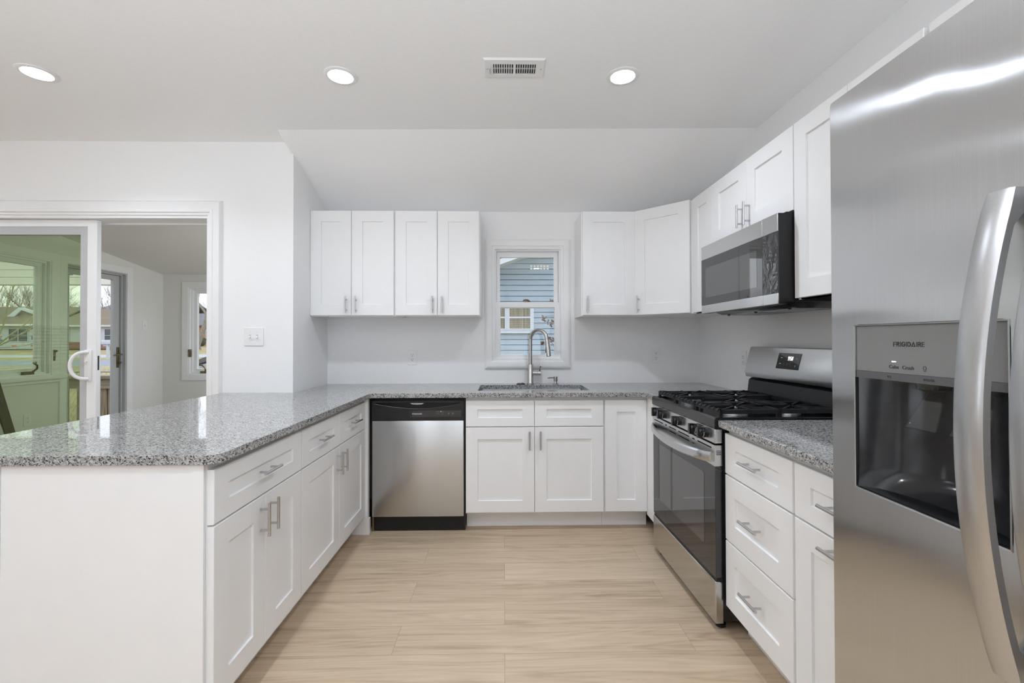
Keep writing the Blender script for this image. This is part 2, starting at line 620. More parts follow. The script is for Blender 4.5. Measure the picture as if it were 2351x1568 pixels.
        if bevel:
            md = o.modifiers.new('bevel', 'BEVEL')
            md.width = bevel
            md.segments = segs
            md.limit_method = 'ANGLE'
            md.angle_limit = radians(50)
        return o


BASE = {}


def tag(o, label, cat, group=None, kind=None):
    o['label'] = label
    o['category'] = cat
    if group:
        o['group'] = group
    if kind:
        o['kind'] = kind
    return o


def thing(name, loc, label, cat, group=None, kind=None):
    o = bpy.data.objects.new(name, None)
    o.empty_display_size = 0.1
    o.location = loc
    COL.objects.link(o)
    BASE[o.name] = Matrix.Translation(loc)
    return tag(o, label, cat, group, kind)


def struct(name, mb, mat, label, cat, **kw):
    return tag(mb.build(name, mat, **kw), label, cat, kind='structure')


def copy_tree(o, parent=None):
    c = o.copy()
    COL.objects.link(c)
    if parent is not None:
        c.parent = parent
    BASE[c.name] = BASE[o.name]
    for ch in list(o.children):
        copy_tree(ch, c)
    return c


def text_mesh(txt, size, P, depth=0.0006, align='CENTER'):
    """lettering as a mesh; P(a, b, d) maps text plane to 3-D"""
    cu = bpy.data.curves.new('t', 'FONT')
    cu.body = txt
    cu.size = size
    cu.align_x = align
    cu.align_y = 'CENTER'
    cu.extrude = depth / 2
    cu.resolution_u = 3
    ob = bpy.data.objects.new('t', cu)
    COL.objects.link(ob)
    dg = bpy.context.evaluated_depsgraph_get()
    me = bpy.data.meshes.new_from_object(ob.evaluated_get(dg))
    mb = MB()
    mb.add([P(v.co.x, v.co.y, v.co.z + depth / 2) for v in me.vertices], [list(p.vertices) for p in me.polygons])
    bpy.data.objects.remove(ob)
    bpy.data.curves.remove(cu)
    bpy.data.meshes.remove(me)
    return mb


def rrect(a0, a1, b0, b1, r, n=6):
    pts = []
    for ca, cb, s in ((a1 - r, b0 + r, -pi / 2), (a1 - r, b1 - r, 0), (a0 + r, b1 - r, pi / 2), (a0 + r, b0 + r, pi)):
        for i in range(n + 1):
            an = s + pi / 2 * i / n
            pts.append((ca + r * cos(an), cb + r * sin(an)))
    return pts


class Fr:
    """face frame of a cabinet front: origin, direction along the width, outward normal"""

    def __init__(self, o, u, n):
        self.o, self.u, self.n = Vector(o), Vector(u).normalized(), Vector(n).normalized()

    def __call__(self, u, z, n=0.0):
        return self.o + self.u * u + Vector((0, 0, z)) + self.n * n


def shaker(fr, u0, u1, z0, z1, side=0.077, rail=0.077, t=0.020, rec=0.008, bev=0.0018):
    def loop(i, zi, n):
        return [fr(u0 + i, z0 + zi, n), fr(u1 - i, z0 + zi, n), fr(u1 - i, z1 - zi, n), fr(u0 + i, z1 - zi, n)]
    loops = [loop(0, 0, -t), loop(0, 0, -bev), loop(bev, bev, 0), loop(side, rail, 0), loop(side + 0.0015, rail + 0.0015, -rec)]
    vs = [p for l in loops for p in l]
    fs = [(3, 2, 1, 0)]
    for i in range(4):
        for k in range(4):
            k2 = (k + 1) % 4
            fs.append((i * 4 + k, i * 4 + k2, i * 4 + 4 + k2, i * 4 + 4 + k))
    fs.append((16, 17, 18, 19))
    return MB().add(vs, fs)


def pull(fr, u, z, vert, L=0.120):
    mb = MB()
    h, c = L / 2, 0.038
    d = (lambda s: (u, z + s)) if vert else (lambda s: (u + s, z))
    a, b = d(-h), d(h)
    mb.tube([fr(*a, 0.032), fr(*b, 0.032)], 0.0055, 14)
    for s in (-c, c):
        p = d(s)
        mb.tube([fr(*p, 0.0002), fr(*p, 0.030)], 0.0045, 10)
    return mb


def cab_door(root, fr, u0, u1, z0, z1, hu=None, hz=None, hv=True, side=0.077, rail=0.077, name='door'):
    d = shaker(fr, u0, u1, z0, z1, side, rail).build(name, 'cabinet_paint', root, angle=30)
    if hu is not None:
        pull(fr, hu, hz, hv).build('handle', 'handle_steel', d)
    return d


G = 0.0015  # hairline gap between neighbours
YB, FB, UF = 3.593, 2.963, 3.268
XL, XR, XW, XLW = -0.892, 0.938, 1.567, -1.391
XUR, YJ = 1.2514, 3.009
UT, UB = 2.182, 1.428
ZD0, ZG0, ZG1, ZT = 0.125, 0.679, 0.685, 0.854

# ------------------------------------------------------------------ the room
mb = MB()
mb.box(-6.0, XW, -1.5, 3.159, -0.06, 0.0)
mb.box(-1.391, XW, 3.159, YB, -0.06, 0.0)
struct('floor', mb, 'oak_floor', 'light oak plank floor of the kitchen', 'floor')

# flat ceiling that bends down to the sink wall
KL, KR = (-1.405, 2.83), (XW, 2.765)
ZC = 2.56
zj = 2.486
mb = MB()
vs = [(-6.0, -1.5, ZC), (XW, -1.5, ZC), (KR[0], KR[1], ZC), (KL[0], KL[1], ZC), (-1.452, YJ, ZC), (-6.0, YJ, ZC),
      (XLW - 0.018, YJ, zj), (XLW, YJ, zj - 0.004), (XLW, YB, 2.272), (XW, YB, 2.262)]
fs = [(0, 1, 2, 3, 4, 5), (3, 6, 4), (3, 7, 6), (3, 2, 9, 8, 7)]
top = [(x, y, z + 0.08) for x, y, z in vs]
mb.add(vs, fs)
mb.add(top, [tuple(reversed(f)) for f in fs])
struct('ceiling', mb, 'ceiling_paint', 'white ceiling, flat and then sloping down to the sink wall', 'ceiling', angle=4)

WX0, WX1, WZ0, WZ1 = -0.084, 0.459, 1.089, 1.981      # kitchen window opening
mb = MB()
for b in ((XLW - 0.14, WX0, 0, 2.7), (WX1, XW + 0.12, 0, 2.7), (WX0, WX1, 0, WZ0), (WX0, WX1, WZ1, 2.7)):
    mb.box(b[0], b[1], YB, YB + 0.14, b[2], b[3])
struct('wall_back', mb, 'wall_paint', 'white wall behind the sink with the small window', 'wall')
struct('wall_right', MB().box(XW, XW + 0.12, -1.5, YB, 0, 2.75), 'wall_paint', 'white wall behind the range and refrigerator', 'wall')

SX0, SX1, SZ1 = -3.78, -1.945, 2.062                   # sliding door opening
mb = MB()
mb.box(-6.0, SX0, YJ, YJ + 0.15, 0, 2.7)
mb.box(SX1, XLW, YJ, YJ + 0.15, 0, 2.7)
mb.box(SX0, SX1, YJ, YJ + 0.15, SZ1, 2.7)
mb.box(XLW - 0.14, XLW, YJ + 0.15, YB, 0, 2.7)
struct('wall_left', mb, 'wall_paint', 'white wall with the double switch beside the sliding door', 'wall')
mb = MB()
mb.box(-6.12, -6.0, -1.5, -1.25, 0, 2.6)
mb.box(-6.12, -6.0, 0.55, 3.159, 0, 2.6)
mb.box(-6.12, -6.0, -1.25, 0.55, 0, 0.65)
mb.box(-6.12, -6.0, -1.25, 0.55, 2.15, 2.6)
struct('wall_side', mb, 'wall_paint', 'white end wall of the dining side', 'wall')
mb = MB()
mb.box(-6.12, -2.5, -1.62, -1.5, 0, 2.6)
mb.box(1.3, XW + 0.12, -1.62, -1.5, 0, 2.6)
mb.box(-2.5, 1.3, -1.62, -1.5, 0, 0.4)
mb.box(-2.5, 1.3, -1.62, -1.5, 2.3, 2.6)
struct('wall_front', mb, 'wall_paint', 'white wall behind the photographer, holding the added wide window', 'wall')

# ---- added windows with blinds, out of view, to bring in daylight
def blind_window(name, label, a0, a1, b0, b1, P, mull):
    r = thing(name, P((a0 + a1) / 2, b0, 0), label, 'window', kind='structure')
    f = MB().sweep_rect([(0, 0), (0, .015), (.08, .015), (.08, 0)], P, a0, a1, b0, b1)
    f.build('casing', 'trim_paint', r)
    g = MB().sweep_rect([(0, -.01), (0, -.11), (-.05, -.11), (-.05, -.01)], P, a0, a1, b0, b1)
    for k in range(mull):
        am = a0 + (a1 - a0) * (k + 1) / (mull + 1)
        g.prism([(am - .04, b0), (am + .04, b0), (am + .04, b1), (am - .04, b1)], P, -.11, -.01)
    g.build('frame', 'vinyl_white', r)
    MB().prism([(a0, b0), (a1, b0), (a1, b1), (a0, b1)], P, -.085, -.08).build('pane', 'clear_glass', r)
    s = MB()
    z = b0 + .03
    while z < b1 - .04:
        s.add([P(a0 + .02, z, .004), P(a1 - .02, z, .004), P(a1 - .02, z + .022, .040), P(a0 + .02, z + .022, .040),
               P(a0 + .02, z + .003, .004), P(a1 - .02, z + .003, .004), P(a1 - .02, z + .025, .040), P(a0 + .02, z + .025, .040)],
              [(0, 1, 2, 3), (7, 6, 5, 4), (0, 4, 5, 1), (1, 5, 6, 2), (2, 6, 7, 3), (3, 7, 4, 0)])
        z += .042
    s.box(*sorted((P(a0 + .01, b1 - .045, .002)[0], P(a1 - .01, b1 - .003, .05)[0])), *sorted((P(a0 + .01, b1 - .045, .002)[1], P(a1 - .01, b1 - .003, .05)[1])), b1 - .045, b1 - .003)
    s.build('blind', 'plastic_white', r)


blind_window('added_window_front', 'added wide window with white blinds behind the photographer, unseen, to bring in daylight', -2.5, 1.3, 0.4, 2.3, lambda a, b, h: (a, -1.5 + h, b), 2)
blind_window('added_window_side', 'added window with white blinds in the unseen dining end wall, to bring in daylight', -1.25, 0.55, 0.65, 2.15, lambda a, b, h: (-6.0 + h, a, b), 1)

# ---- kitchen window
wroot = thing('window_1', (0.187, YB, WZ0), 'small white double hung window over the sink', 'window', kind='structure')
casing = [(0.0, 0.0), (0.0, 0.009), (0.010, 0.011), (0.014, 0.016), (0.045, 0.019), (0.062, 0.017), (0.068, 0.012), (0.070, 0.0)]
PW = lambda a, b, h: (a, YB - h, b)
MB().sweep_rect(casing, PW, WX0, WX1, WZ0, WZ1).build('casing', 'trim_paint', wroot)
fr = MB()
fr.sweep_rect([(0, 0.005), (0, -0.13), (-0.022, -0.13), (-0.022, -0.018), (-0.012, -0.018), (-0.012, 0.005)], PW, WX0, WX1, WZ0, WZ1)
fr.build('frame', 'vinyl_white', wroot)


def sash(name, x0, x1, z0, z1, gx0, gx1, gz0, gz1, y0, y1):
    s = MB()
    P = lambda a, b, h: (a, h, b)
    outer = [(x0, z0), (x1, z0), (x1, z1), (x0, z1)]
    s.prism(outer, P, y0, y1, [[(gx0, gz0), (gx0, gz1), (gx1, gz1), (gx1, gz0)]])
    o = s.build(name, 'vinyl_white', wroot, bevel=0.003)
    MB().box(gx0 - 0.002, gx1 + 0.002, (y0 + y1) / 2 - 0.002, (y0 + y1) / 2 + 0.002, gz0 - 0.002, gz1 + 0.002).build('pane', 'clear_glass', o)
    return o


sash('lower_sash', -0.071, 0.447, 1.099, 1.552, -0.029, 0.402, 1.132, 1.508, YB + 0.024, YB + 0.054)
sash('upper_sash', -0.060, 0.436, 1.505, 1.960, -0.033, 0.402, 1.540, 1.915, YB + 0.058, YB + 0.088)
lk = MB().box(0.150, 0.215, YB + 0.028, YB + 0.056, 1.5525, 1.558, 0.002)
lk.tube([(0.205, YB + 0.040, 1.560), (0.185, YB + 0.036, 1.570), (0.160, YB + 0.030, 1.569), (0.152, YB + 0.026, 1.563)], [0.007, 0.007, 0.006, 0.004], 8)
lk.build('sash_lock', 'brass', wroot)
for x in (0.16, 0.25):
    pass

# ---- sliding door to the sunroom
droot = thing('door_1', (-2.86, YJ, 0), 'white sliding glass door to the sunroom, pushed half open', 'sliding door', kind='structure')
dcas = [(0.0, 0.0), (0.0, 0.010), (0.012, 0.012), (0.018, 0.020), (0.034, 0.020), (0.040, 0.014), (0.066, 0.022), (0.082, 0.024), (0.092, 0.014), (0.095, 0.0)]
PD = lambda a, b, h: (a, YJ - h, b)
MB().sweep_rect(dcas, PD, SX0, SX1 + 0.0, 0.0, SZ1 + 0.012, 'LTR').build('casing', 'trim_paint', droot)
MB().sweep_rect([(0, 0.003), (0, -0.150), (-0.018, -0.150), (-0.018, -0.13), (-0.008, -0.13), (-0.008, 0.003)], PD, SX0, SX1, 0.0, SZ1, 'LTR').build('frame', 'vinyl_white', droot)
MB().box(SX0 + 0.008, SX1 - 0.008, YJ + 0.004, YJ + 0.14, 0.0, 0.022).build('track', 'vinyl_white', droot)


def slide_panel(name, x0, x1, y0, y1, pane, stile=0.062, head=0.045, foot=0.11, bead=True):
    s = MB()
    P = lambda a, b, h: (a, h, b)
    zb, zt = 0.024, SZ1 - 0.010
    s.prism([(x0, zb), (x1, zb), (x1, zt), (x0, zt)], P, y0, y1, [[(x0 + stile, zb + foot), (x0 + stile, zt - head), (x1 - stile, zt - head), (x1 - stile, zb + foot)]])
    o = s.build(name, 'vinyl_white', droot, bevel=0.003)
    ym = (y0 + y1) / 2
    if bead:
        b = MB().sweep_rect([(0, -0.012), (0, 0.012), (-0.052, 0.009), (-0.055, 0.0), (-0.055, -0.012)], lambda a, c, h: (a, ym - h, c), x0 + stile, x1 - stile, zb + foot, zt - head)
        b.build('glazing_bead', 'vinyl_grey', o)
    q = 0.04 if bead else -0.004
    MB().box(x0 + stile + q, x1 - stile - q, ym - 0.003, ym + 0.003, zb + foot + 0.02, zt - head - 0.006).build('pane', pane, o)
    return o


pan = slide_panel('sliding_panel', -3.60, -2.698, YJ + 0.035, YJ + 0.070, 'green_glass')
slide_panel('fixed_panel', -3.772, -2.785, YJ + 0.085, YJ + 0.118, 'clear_glass', bead=False)
h = MB()
h.box(-2.768, -2.722, YJ + 0.025, YJ + 0.0345, 0.985, 1.190, 0.003)
h.tube([(-2.742 - 0.070 * sin(pi * i / 20) ** 0.75, YJ + 0.028 - 0.052 * sin(pi * i / 20) ** 0.6, 1.088 + 0.088 * cos(pi * i / 20)) for i in range(21)], 0.0115, 12)
h.cyl((-2.752, YJ + 0.026, 1.115), (-2.752, YJ + 0.014, 1.112), 0.008)
h.build('handle', 'plastic_white', pan)
MB().box(-2.6979, -2.6972, YJ + 0.046, YJ + 0.058, 1.055, 1.150).build('latch_slot', 'slot_dark', pan)

# ---- the sunroom behind it
SY, SXL = 6.05, -4.50
sz = lambda y: 2.53 - 0.143 * (y - 3.159)
struct('floor_sunroom', MB().box(SXL, XLW - 0.14, 3.16, SY, -0.06, 0.0), 'deck_wood', 'plank floor of the sunroom', 'floor')
mb = MB()
y0, y1 = 3.16, SY + 0.14
mb.add([(SXL - 0.14, y0, sz(y0)), (XLW - 0.14, y0, sz(y0)), (XLW - 0.14, y1, sz(y1)), (SXL - 0.14, y1, sz(y1)),
        (SXL - 0.14, y0, sz(y0) + .08), (XLW - 0.14, y0, sz(y0) + .08), (XLW - 0.14, y1, sz(y1) + .08), (SXL - 0.14, y1, sz(y1) + .08)],
       [(3, 2, 1, 0), (4, 5, 6, 7), (0, 1, 5, 4), (1, 2, 6, 5), (2, 3, 7, 6), (3, 0, 4, 7)])
struct('ceiling_sunroom', mb, 'sunroom_paint', 'sloping white ceiling of the sunroom', 'ceiling')
NW = (3.45, 4.575, 0.915, 2.045)      # near window opening  y0 y1 z0 z1
DO = (4.735, 5.475, 0.0, 2.045)       # door opening
FW = (-4.165, -3.35, 0.80, 1.945)     # far window opening x0 x1
FW2 = (-2.75, -1.85, 0.80, 1.945)  # added far-wall window, out of view, to let in more daylight


def wall_holes(mb, a0, a1, z0, z1, holes, put):
    """rectangular wall split around its openings"""
    cuts = sorted(holes)
    a = a0
    for h0, h1, hz0, hz1 in cuts:
        put(a, h0, z0, z1)
        if hz0 > z0:
            put(h0, h1, z0, hz0)
        put(h0, h1, hz1, z1)
        a = h1
    put(a, a1, z0, z1)


mb = MB()
wall_holes(mb, 3.16, SY + 0.14, 0, 2.6, [NW, DO], lambda a, b, c, d: mb.box(SXL - 0.14, SXL, a, b, c, d))
struct('wall_sunroom_left', mb, 'sunroom_paint', 'white sunroom wall with the picture window and the storm door', 'wall')
mb = MB()
wall_holes(mb, SXL, XLW - 0.14, 0, 2.3, [FW, FW2], lambda a, b, c, d: mb.box(a, b, SY, SY + 0.14, c, d))
struct('wall_sunroom_back', mb, 'sunroom_paint', 'white far wall of the sunroom', 'wall')
EW = (4.1, 5.6, 0.9, 2.0)  # opening of the added, unseen end window that serves the sunroom light
mb = MB()
wall_holes(mb, YB + 0.14, SY + 0.14, 0, 2.6, [EW], lambda a, b, c, d: mb.box(XLW - 0.14, XLW, a, b, c, d))
struct('wall_sunroom_right', mb, 'sunroom_paint', 'white end wall of the sunroom', 'wall')

flat_cas = [(0, 0), (0, 0.010), (0.008, 0.014), (0.075, 0.016), (0.08, 0.012), (0.08, 0)]


def casement(name, P, a0, a1, b0, b1, label, glassname, sgn):
    """frame with casing, sash, glass, crank and latch; P(a, b, h) h>0 into the room"""
    r = thing(name, P((a0 + a1) / 2, b0, 0), label, 'window', kind='structure')
    MB().sweep_rect(flat_cas, P, a0, a1, b0, b1).build('casing', 'trim_paint', r)
    MB().sweep_rect([(0, 0.002), (0, -0.12), (-0.045, -0.12), (-0.045, -0.060), (-0.030, -0.060), (-0.030, -0.03), (-0.012, -0.03), (-0.012, 0.002)], P, a0, a1, b0, b1).build('frame', 'vinyl_white', r)
    s = MB().sweep_rect([(-0.034, -0.062), (-0.034, -0.105), (-0.068, -0.105), (-0.072, -0.085), (-0.068, -0.062)], P, a0, a1, b0, b1).build('sash', 'vinyl_white', r)
    MB().add([P(a, b, h_) for h_ in (-0.086, -0.089) for a, b in ((a0 + .07, b0 + .07), (a1 - .07, b0 + .07), (a1 - .07, b1 - .07), (a0 + .07, b1 - .07))],
             [(0, 1, 2, 3), (7, 6, 5, 4), (0, 4, 5, 1), (1, 5, 6, 2), (2, 6, 7, 3), (3, 7, 4, 0)]).build('pane', glassname, s)
    am = (a0 + a1) / 2 + sgn
    c = MB()
    c.add([P(am + i, b0 + .012 + j, k) for k in (-.028, -.002) for j in (0, .030) for i in (-.045, .05)], [(0, 2, 3, 1), (4, 5, 7, 6), (0, 1, 5, 4), (1, 3, 7, 5), (3, 2, 6, 7), (2, 0, 4, 6)])
    c.tube([P(am + .03, b0 + .04, .005), P(am + .045, b0 + .07, .03), P(am + .035, b0 + .10, .04), P(am + .0, b0 + .125, .04)], [.010, .009, .008, .008], 8)
    c.tube([P(am + .0, b0 + .125, .04), P(am + .0, b0 + .125, .065)], .010, 8)
    c.build('crank', 'brass', r)
    return r


PL = lambda a, b, h: (SXL + h, a, b)
PF = lambda a, b, h: (a, SY - h, b)
r1 = casement('window_2', PL, NW[0], NW[1], NW[2], NW[3], 'wide sunroom window with a crank, behind the green glass', 'clear_glass', 0.36)
MB().box(SXL + 0.001, SXL + 0.06, NW[0] - 0.10, NW[1] + 0.12, NW[2] - 0.045, NW[2] - 0.002, 0.006).build('window_sill', 'trim_paint', r1)
l2 = MB().box(SXL + 0.001, SXL + 0.022, NW[1] + 0.012, NW[1] + 0.030, 1.05, 1.16, 0.003)
l2.tube([(SXL + 0.02, NW[1] + 0.021, 1.13), (SXL + 0.045, NW[1] + 0.018, 1.15)], .008, 8)
l2.build('latch', 'brass', r1)
r3 = casement('window_3', PF, FW[0], FW[1], FW[2], FW[3], 'narrow sunroom window in the far wall beyond the door opening', 'clear_glass', -0.21)
l3 = MB().box(FW[0] + 0.013, FW[0] + 0.028, SY - 0.02, SY + 0.02, 1.03, 1.13, 0.003)
l3.tube([(FW[0] + 0.02, SY - 0.02, 1.10), (FW[0] + 0.035, SY - 0.04, 1.125)], .008, 8)
l3.build('latch', 'brass', r3)
casement('added_window_far', PF, FW2[0], FW2[1], FW2[2], FW2[3], 'added sunroom window in the far wall, hidden by the kitchen wall, for more daylight', 'clear_glass', 0.1)
casement('added_window_end', lambda a, b, h: (XLW - 0.14 - h, a, b), EW[0], EW[1], EW[2], EW[3], 'added sunroom window in the end wall, hidden by the kitchen wall, for more daylight', 'clear_glass', 0.1)

dr = thing('door_2', (SXL, 5.1, 0), 'glazed storm door of the sunroom with a brass lever', 'door', kind='structure')
MB().sweep_rect(flat_cas, PL, DO[0], DO[1], 0.0, DO[3], 'LTR').build('casing', 'trim_paint', dr)
MB().sweep_rect([(0, 0.002), (0, -0.14), (-0.030, -0.14), (-0.030, -0.035), (-0.014, -0.035), (-0.014, 0.002)], PL, DO[0], DO[1], 0.0, DO[3], 'LTR').build('frame', 'vinyl_grey', dr)
lf = MB()
PLb = lambda a, b, d: (d, a, b)
dz1 = DO[3] - 0.034
lf.prism([(DO[0] + .034, 0.02), (DO[1] - .034, 0.02), (DO[1] - .034, dz1), (DO[0] + .034, dz1)], PLb, SXL - 0.095, SXL - 0.055,
         [[(DO[0] + .09, 0.14), (DO[0] + .09, dz1 - .055), (DO[1] - .112, dz1 - .055), (DO[1] - .112, 0.14)]])
leaf = lf.build('door_leaf', 'vinyl_grey', dr, bevel=0.004)
MB().box(SXL - 0.078, SXL - 0.074, DO[0] + .086, DO[1] - .108, 0.136, dz1 - .051).build('pane', 'clear_glass', leaf)
hd = MB().box(SXL - 0.0545, SXL - 0.046, DO[1] - .074, DO[1] - .042, 0.93, 1.17, 0.003)
hd.tube([(SXL - 0.05, DO[1] - .058, 1.085), (SXL - 0.005, DO[1] - .058, 1.085), (SXL - 0.0, DO[1] - .09, 1.084), (SXL + 0.0, DO[1] - .17, 1.078)], [.012, .010, .009, .007], 8)
hd.tube([(SXL - 0.05, DO[1] - .058, 0.99), (SXL - 0.015, DO[1] - .058, 0.99)], .014, 10)
hd.build('door_handle', 'brass', leaf)
MB().box(SXL - 0.054, SXL - 0.03, DO[0] + .04, DO[0] + .10, dz1 - .075, dz1 - .02, .003).build('closer', 'vinyl_grey', leaf)

# ------------------------------------------------------------------ cabinets
CB = 0.876      # top of the base boxes
BACKDOOR = Fr((0, FB, 0), (1, 0, 0), (0, -1, 0))
LEFTDOOR = Fr((XL, 0, 0), (0, 1, 0), (1, 0, 0))
RIGHTDOOR = Fr((XR, 0, 0), (0, -1, 0), (-1, 0, 0))     # u = -Y


def base_body(root, x0, x1, y0, y1, toe, hollow=False):
    """carcass with a recessed toe kick on side 'toe'"""
    b = MB()
    if hollow:
        t = 0.018
        for q in ((x0, x0 + t, y0, y1, .114, CB), (x1 - t, x1, y0, y1, .114, CB), (x0 + t, x1 - t, y1 - .006, y1, .114, CB), (x0 + t, x1 - t, y0, y0 + t, .114, CB), (x0 + t, x1 - t, y0 + t, y1 - .006, .114, .132)):
            b.box(*q)
    else:
        b.box(x0, x1, y0, y1, 0.114, CB)
    k = 0.075
    tx0, tx1, ty0, ty1 = x0, x1, y0, y1
    if toe == '+x':
        tx1 -= k
    elif toe == '-x':
        tx0 += k
    else:
        ty0 += k
    b.box(tx0, tx1, ty0, ty1, 0.0005, 0.1145)
    return b.build('body', 'cabinet_paint', root)


GB = 'base cabinets under the counter'
# peninsula, nearest unit
c1 = thing('base_cabinet', (-1.2, 1.712, 0), 'white base cabinet at the peninsula end, one wide drawer over two doors', 'base cabinet', GB)
base_body(c1, -1.500, XL - 0.020, 1.410, 2.0165, '+x')
cab_door(c1, LEFTDOOR, 1.412, 2.0115, ZG1, ZT, 1.712, 0.770, False, 0.077, 0.057, 'drawer')
cab_door(c1, LEFTDOOR, 1.412, 1.7105, ZD0, ZG0, 1.679, 0.596, True)
cab_door(c1, LEFTDOOR, 1.7135, 2.0115, ZD0, ZG0, 1.746, 0.596, True)
MB().box(-1.520, XL - 0.0235, 1.399, 1.4085, 0.0005, CB).build('end_panel', 'cabinet_paint', c1)
MB().box(XL - 0.058, XL - 0.0215, 1.3955, 1.3988, 0.0005, CB).build('end_stile', 'cabinet_paint', c1)
# back panel of the peninsula
bp = MB().box(-1.545, -1.5215, 1.385, 3.004, 0.0005, CB)
tag(bp.build('back_panel', 'cabinet_paint', None), 'white finished panel closing the back of the peninsula under the counter overhang', 'panel')
# peninsula, second unit
c2 = thing('base_cabinet', (-1.2, 2.473, 0), 'white base cabinet next to the dishwasher corner with two drawers over two doors', 'base cabinet', GB)
base_body(c2, -1.390, XL - 0.020, 2.018, 2.9275, '+x')
ym = 2.471
for a, b in ((2.0195, ym - G), (ym + G, 2.9255)):
    cab_door(c2, LEFTDOOR, a, b, ZG1, ZT, (a + b) / 2, 0.770, False, 0.077, 0.057, 'drawer')
cab_door(c2, LEFTDOOR, 2.0195, ym - G, ZD0, ZG0, ym - 0.035, 0.596, True)
cab_door(c2, LEFTDOOR, ym + G, 2.9255, ZD0, ZG0, ym + 0.035, 0.596, True)
# filler in the inner corner
f = MB().box(-1.385, -0.876, 2.9290, 2.962, 0.102, CB).box(-1.385, -0.868, 2.935, 2.962, 0.0005, 0.105)
tag(f.build('corner_filler', 'cabinet_paint'), 'white filler strip between the peninsula cabinets and the dishwasher', 'filler strip')
tag(MB().box(-0.864, -0.853, 2.99, 3.56, 0.0005, 0.104).build('cabinet_side', 'raw_edge'), 'raw wood edge of the cabinet side left of the dishwasher', 'panel')

# sink base
c3 = thing('sink_base_cabinet', (0.203, 3.28, 0), 'white sink base cabinet with two false drawer fronts over two doors', 'base cabinet', GB)
base_body(c3, -0.2535, 0.6555, FB + 0.020, 3.588, '-y', True)
xm = 0.1975
for a, b in ((-0.2515, xm - G), (xm + G, 0.6495)):
    cab_door(c3, BACKDOOR, a, b, ZG1, ZT, None, None, False, 0.077, 0.057, 'drawer_front')
cab_door(c3, BACKDOOR, -0.2515, xm - G, ZD0, ZG0, xm - 0.034, 0.597, True)
cab_door(c3, BACKDOOR, xm + G, 0.6495, ZD0, ZG0, xm + 0.037, 0.597, True)
# blind corner base right of the sink
c4 = thing('corner_base_cabinet', (0.80, 3.28, 0), 'white narrow corner base cabinet with one plain door beside the range', 'base cabinet', GB)
base_body(c4, 0.657, 0.9565, FB + 0.020, 3.588, '-y')
cab_door(c4, BACKDOOR, 0.6605, 0.9355, ZD0, ZT)
MB().box(0.9375, 0.9565, 2.735, FB + 0.019, 0.1005, CB).build('filler', 'cabinet_paint', c4)
# right run
c5 = thing('drawer_base_cabinet', (1.25, 1.69, 0), 'white base cabinet of three drawers between the range and the refrigerator', 'base cabinet', GB)
base_body(c5, XR + 0.020, 1.562, 1.4600, 1.9165, '-x')
for z0, z1, rl in ((ZG1, ZT, 0.057), (0.408, ZG0, 0.077), (ZD0, 0.402, 0.077)):
    cab_door(c5, RIGHTDOOR, -1.9145, -1.4655, z0, z1, -1.690, (z0 + z1) / 2 + 0.002, False, 0.077, rl, 'drawer')
c6 = thing('base_cabinet', (1.25, 1.245, 0), 'white base cabinet half hidden by the refrigerator, drawer over a pull-out front', 'base cabinet', GB)
base_body(c6, XR + 0.020, 1.562, 1.0300, 1.4585, '-x')
cab_door(c6, RIGHTDOOR, -1.4535, -1.033, ZG1, ZT, -1.243, 0.770, False, 0.077, 0.057, 'drawer')
cab_door(c6, RIGHTDOOR, -1.4535, -1.033, ZD0, ZG0, -1.243, 0.647, False, 0.077, 0.077, 'pull_out_front')

# wall cabinets
GU = 'wall cabinets'


def wall_cab(name, label, fr, u0, u1, body, doors, zb=UB, zt=UT):
    r = thing(name, ((body[0] + body[1]) / 2, (body[2] + body[3]) / 2, zb), label, 'wall cabinet', GU)
    b = MB()
    t = 0.016
    x0, x1, y0, y1 = body
    b.box(x0, x1, y0, y1, zb + 0.018, zt)
    b.box(x0, x0 + t, y0, y1, zb - 0.006, zb + 0.0181)
    b.box(x1 - t, x1, y0, y1, zb - 0.006, zb + 0.0181)
    if abs(fr.n.y) > 0.5:
        b.box(x0 + t, x1 - t, y0, y0 + t, zb - 0.006, zb + 0.0181)
        b.box(x0 + t, x1 - t, y1 - t, y1, zb - 0.006, zb + 0.0181)
    else:
        b.box(x0, x0 + t, y0 + t, y1 - t, zb - 0.006, zb + 0.0181)
        b.box(x1 - t, x1, y0 + t, y1 - t, zb - 0.006, zb + 0.0181)
    b.build('body', 'cabinet_paint', r)
    for d in doors:
        cab_door(r, fr, d[0], d[1], zb, zt - 0.001, d[2], d[3] if d[2] is not None else None, True)
    return r


UPB = Fr((0, UF, 0), (1, 0, 0), (0, -1, 0))
UPR = Fr((XUR, 0, 0), (0, -1, 0), (-1, 0, 0))
hz = UB + 0.076
wall_cab('wall_cabinet', 'white two door wall cabinet against the left wall above the dishwasher', UPB, 0, 0, (-1.3895, -0.7885, UF + .02, 3.590),
         [(-1.3895, -1.0985, -1.1315, hz), (-1.0955, -0.7935, -1.0625, hz)])
wall_cab('wall_cabinet', 'white two door wall cabinet next to the window on its left', UPB, 0, 0, (-0.7875, -0.1735, UF + .02, 3.590),
         [(-0.7835, -0.4830, -0.516, hz), (-0.4800, -0.1785, -0.447, hz)])
wall_cab('wall_cabinet', 'white single door wall cabinet next to the window on its right', UPB, 0, 0, (0.5630, 0.9540, UF + .02, 3.590),
         [(0.5690, 0.9500, 0.6020, hz)])
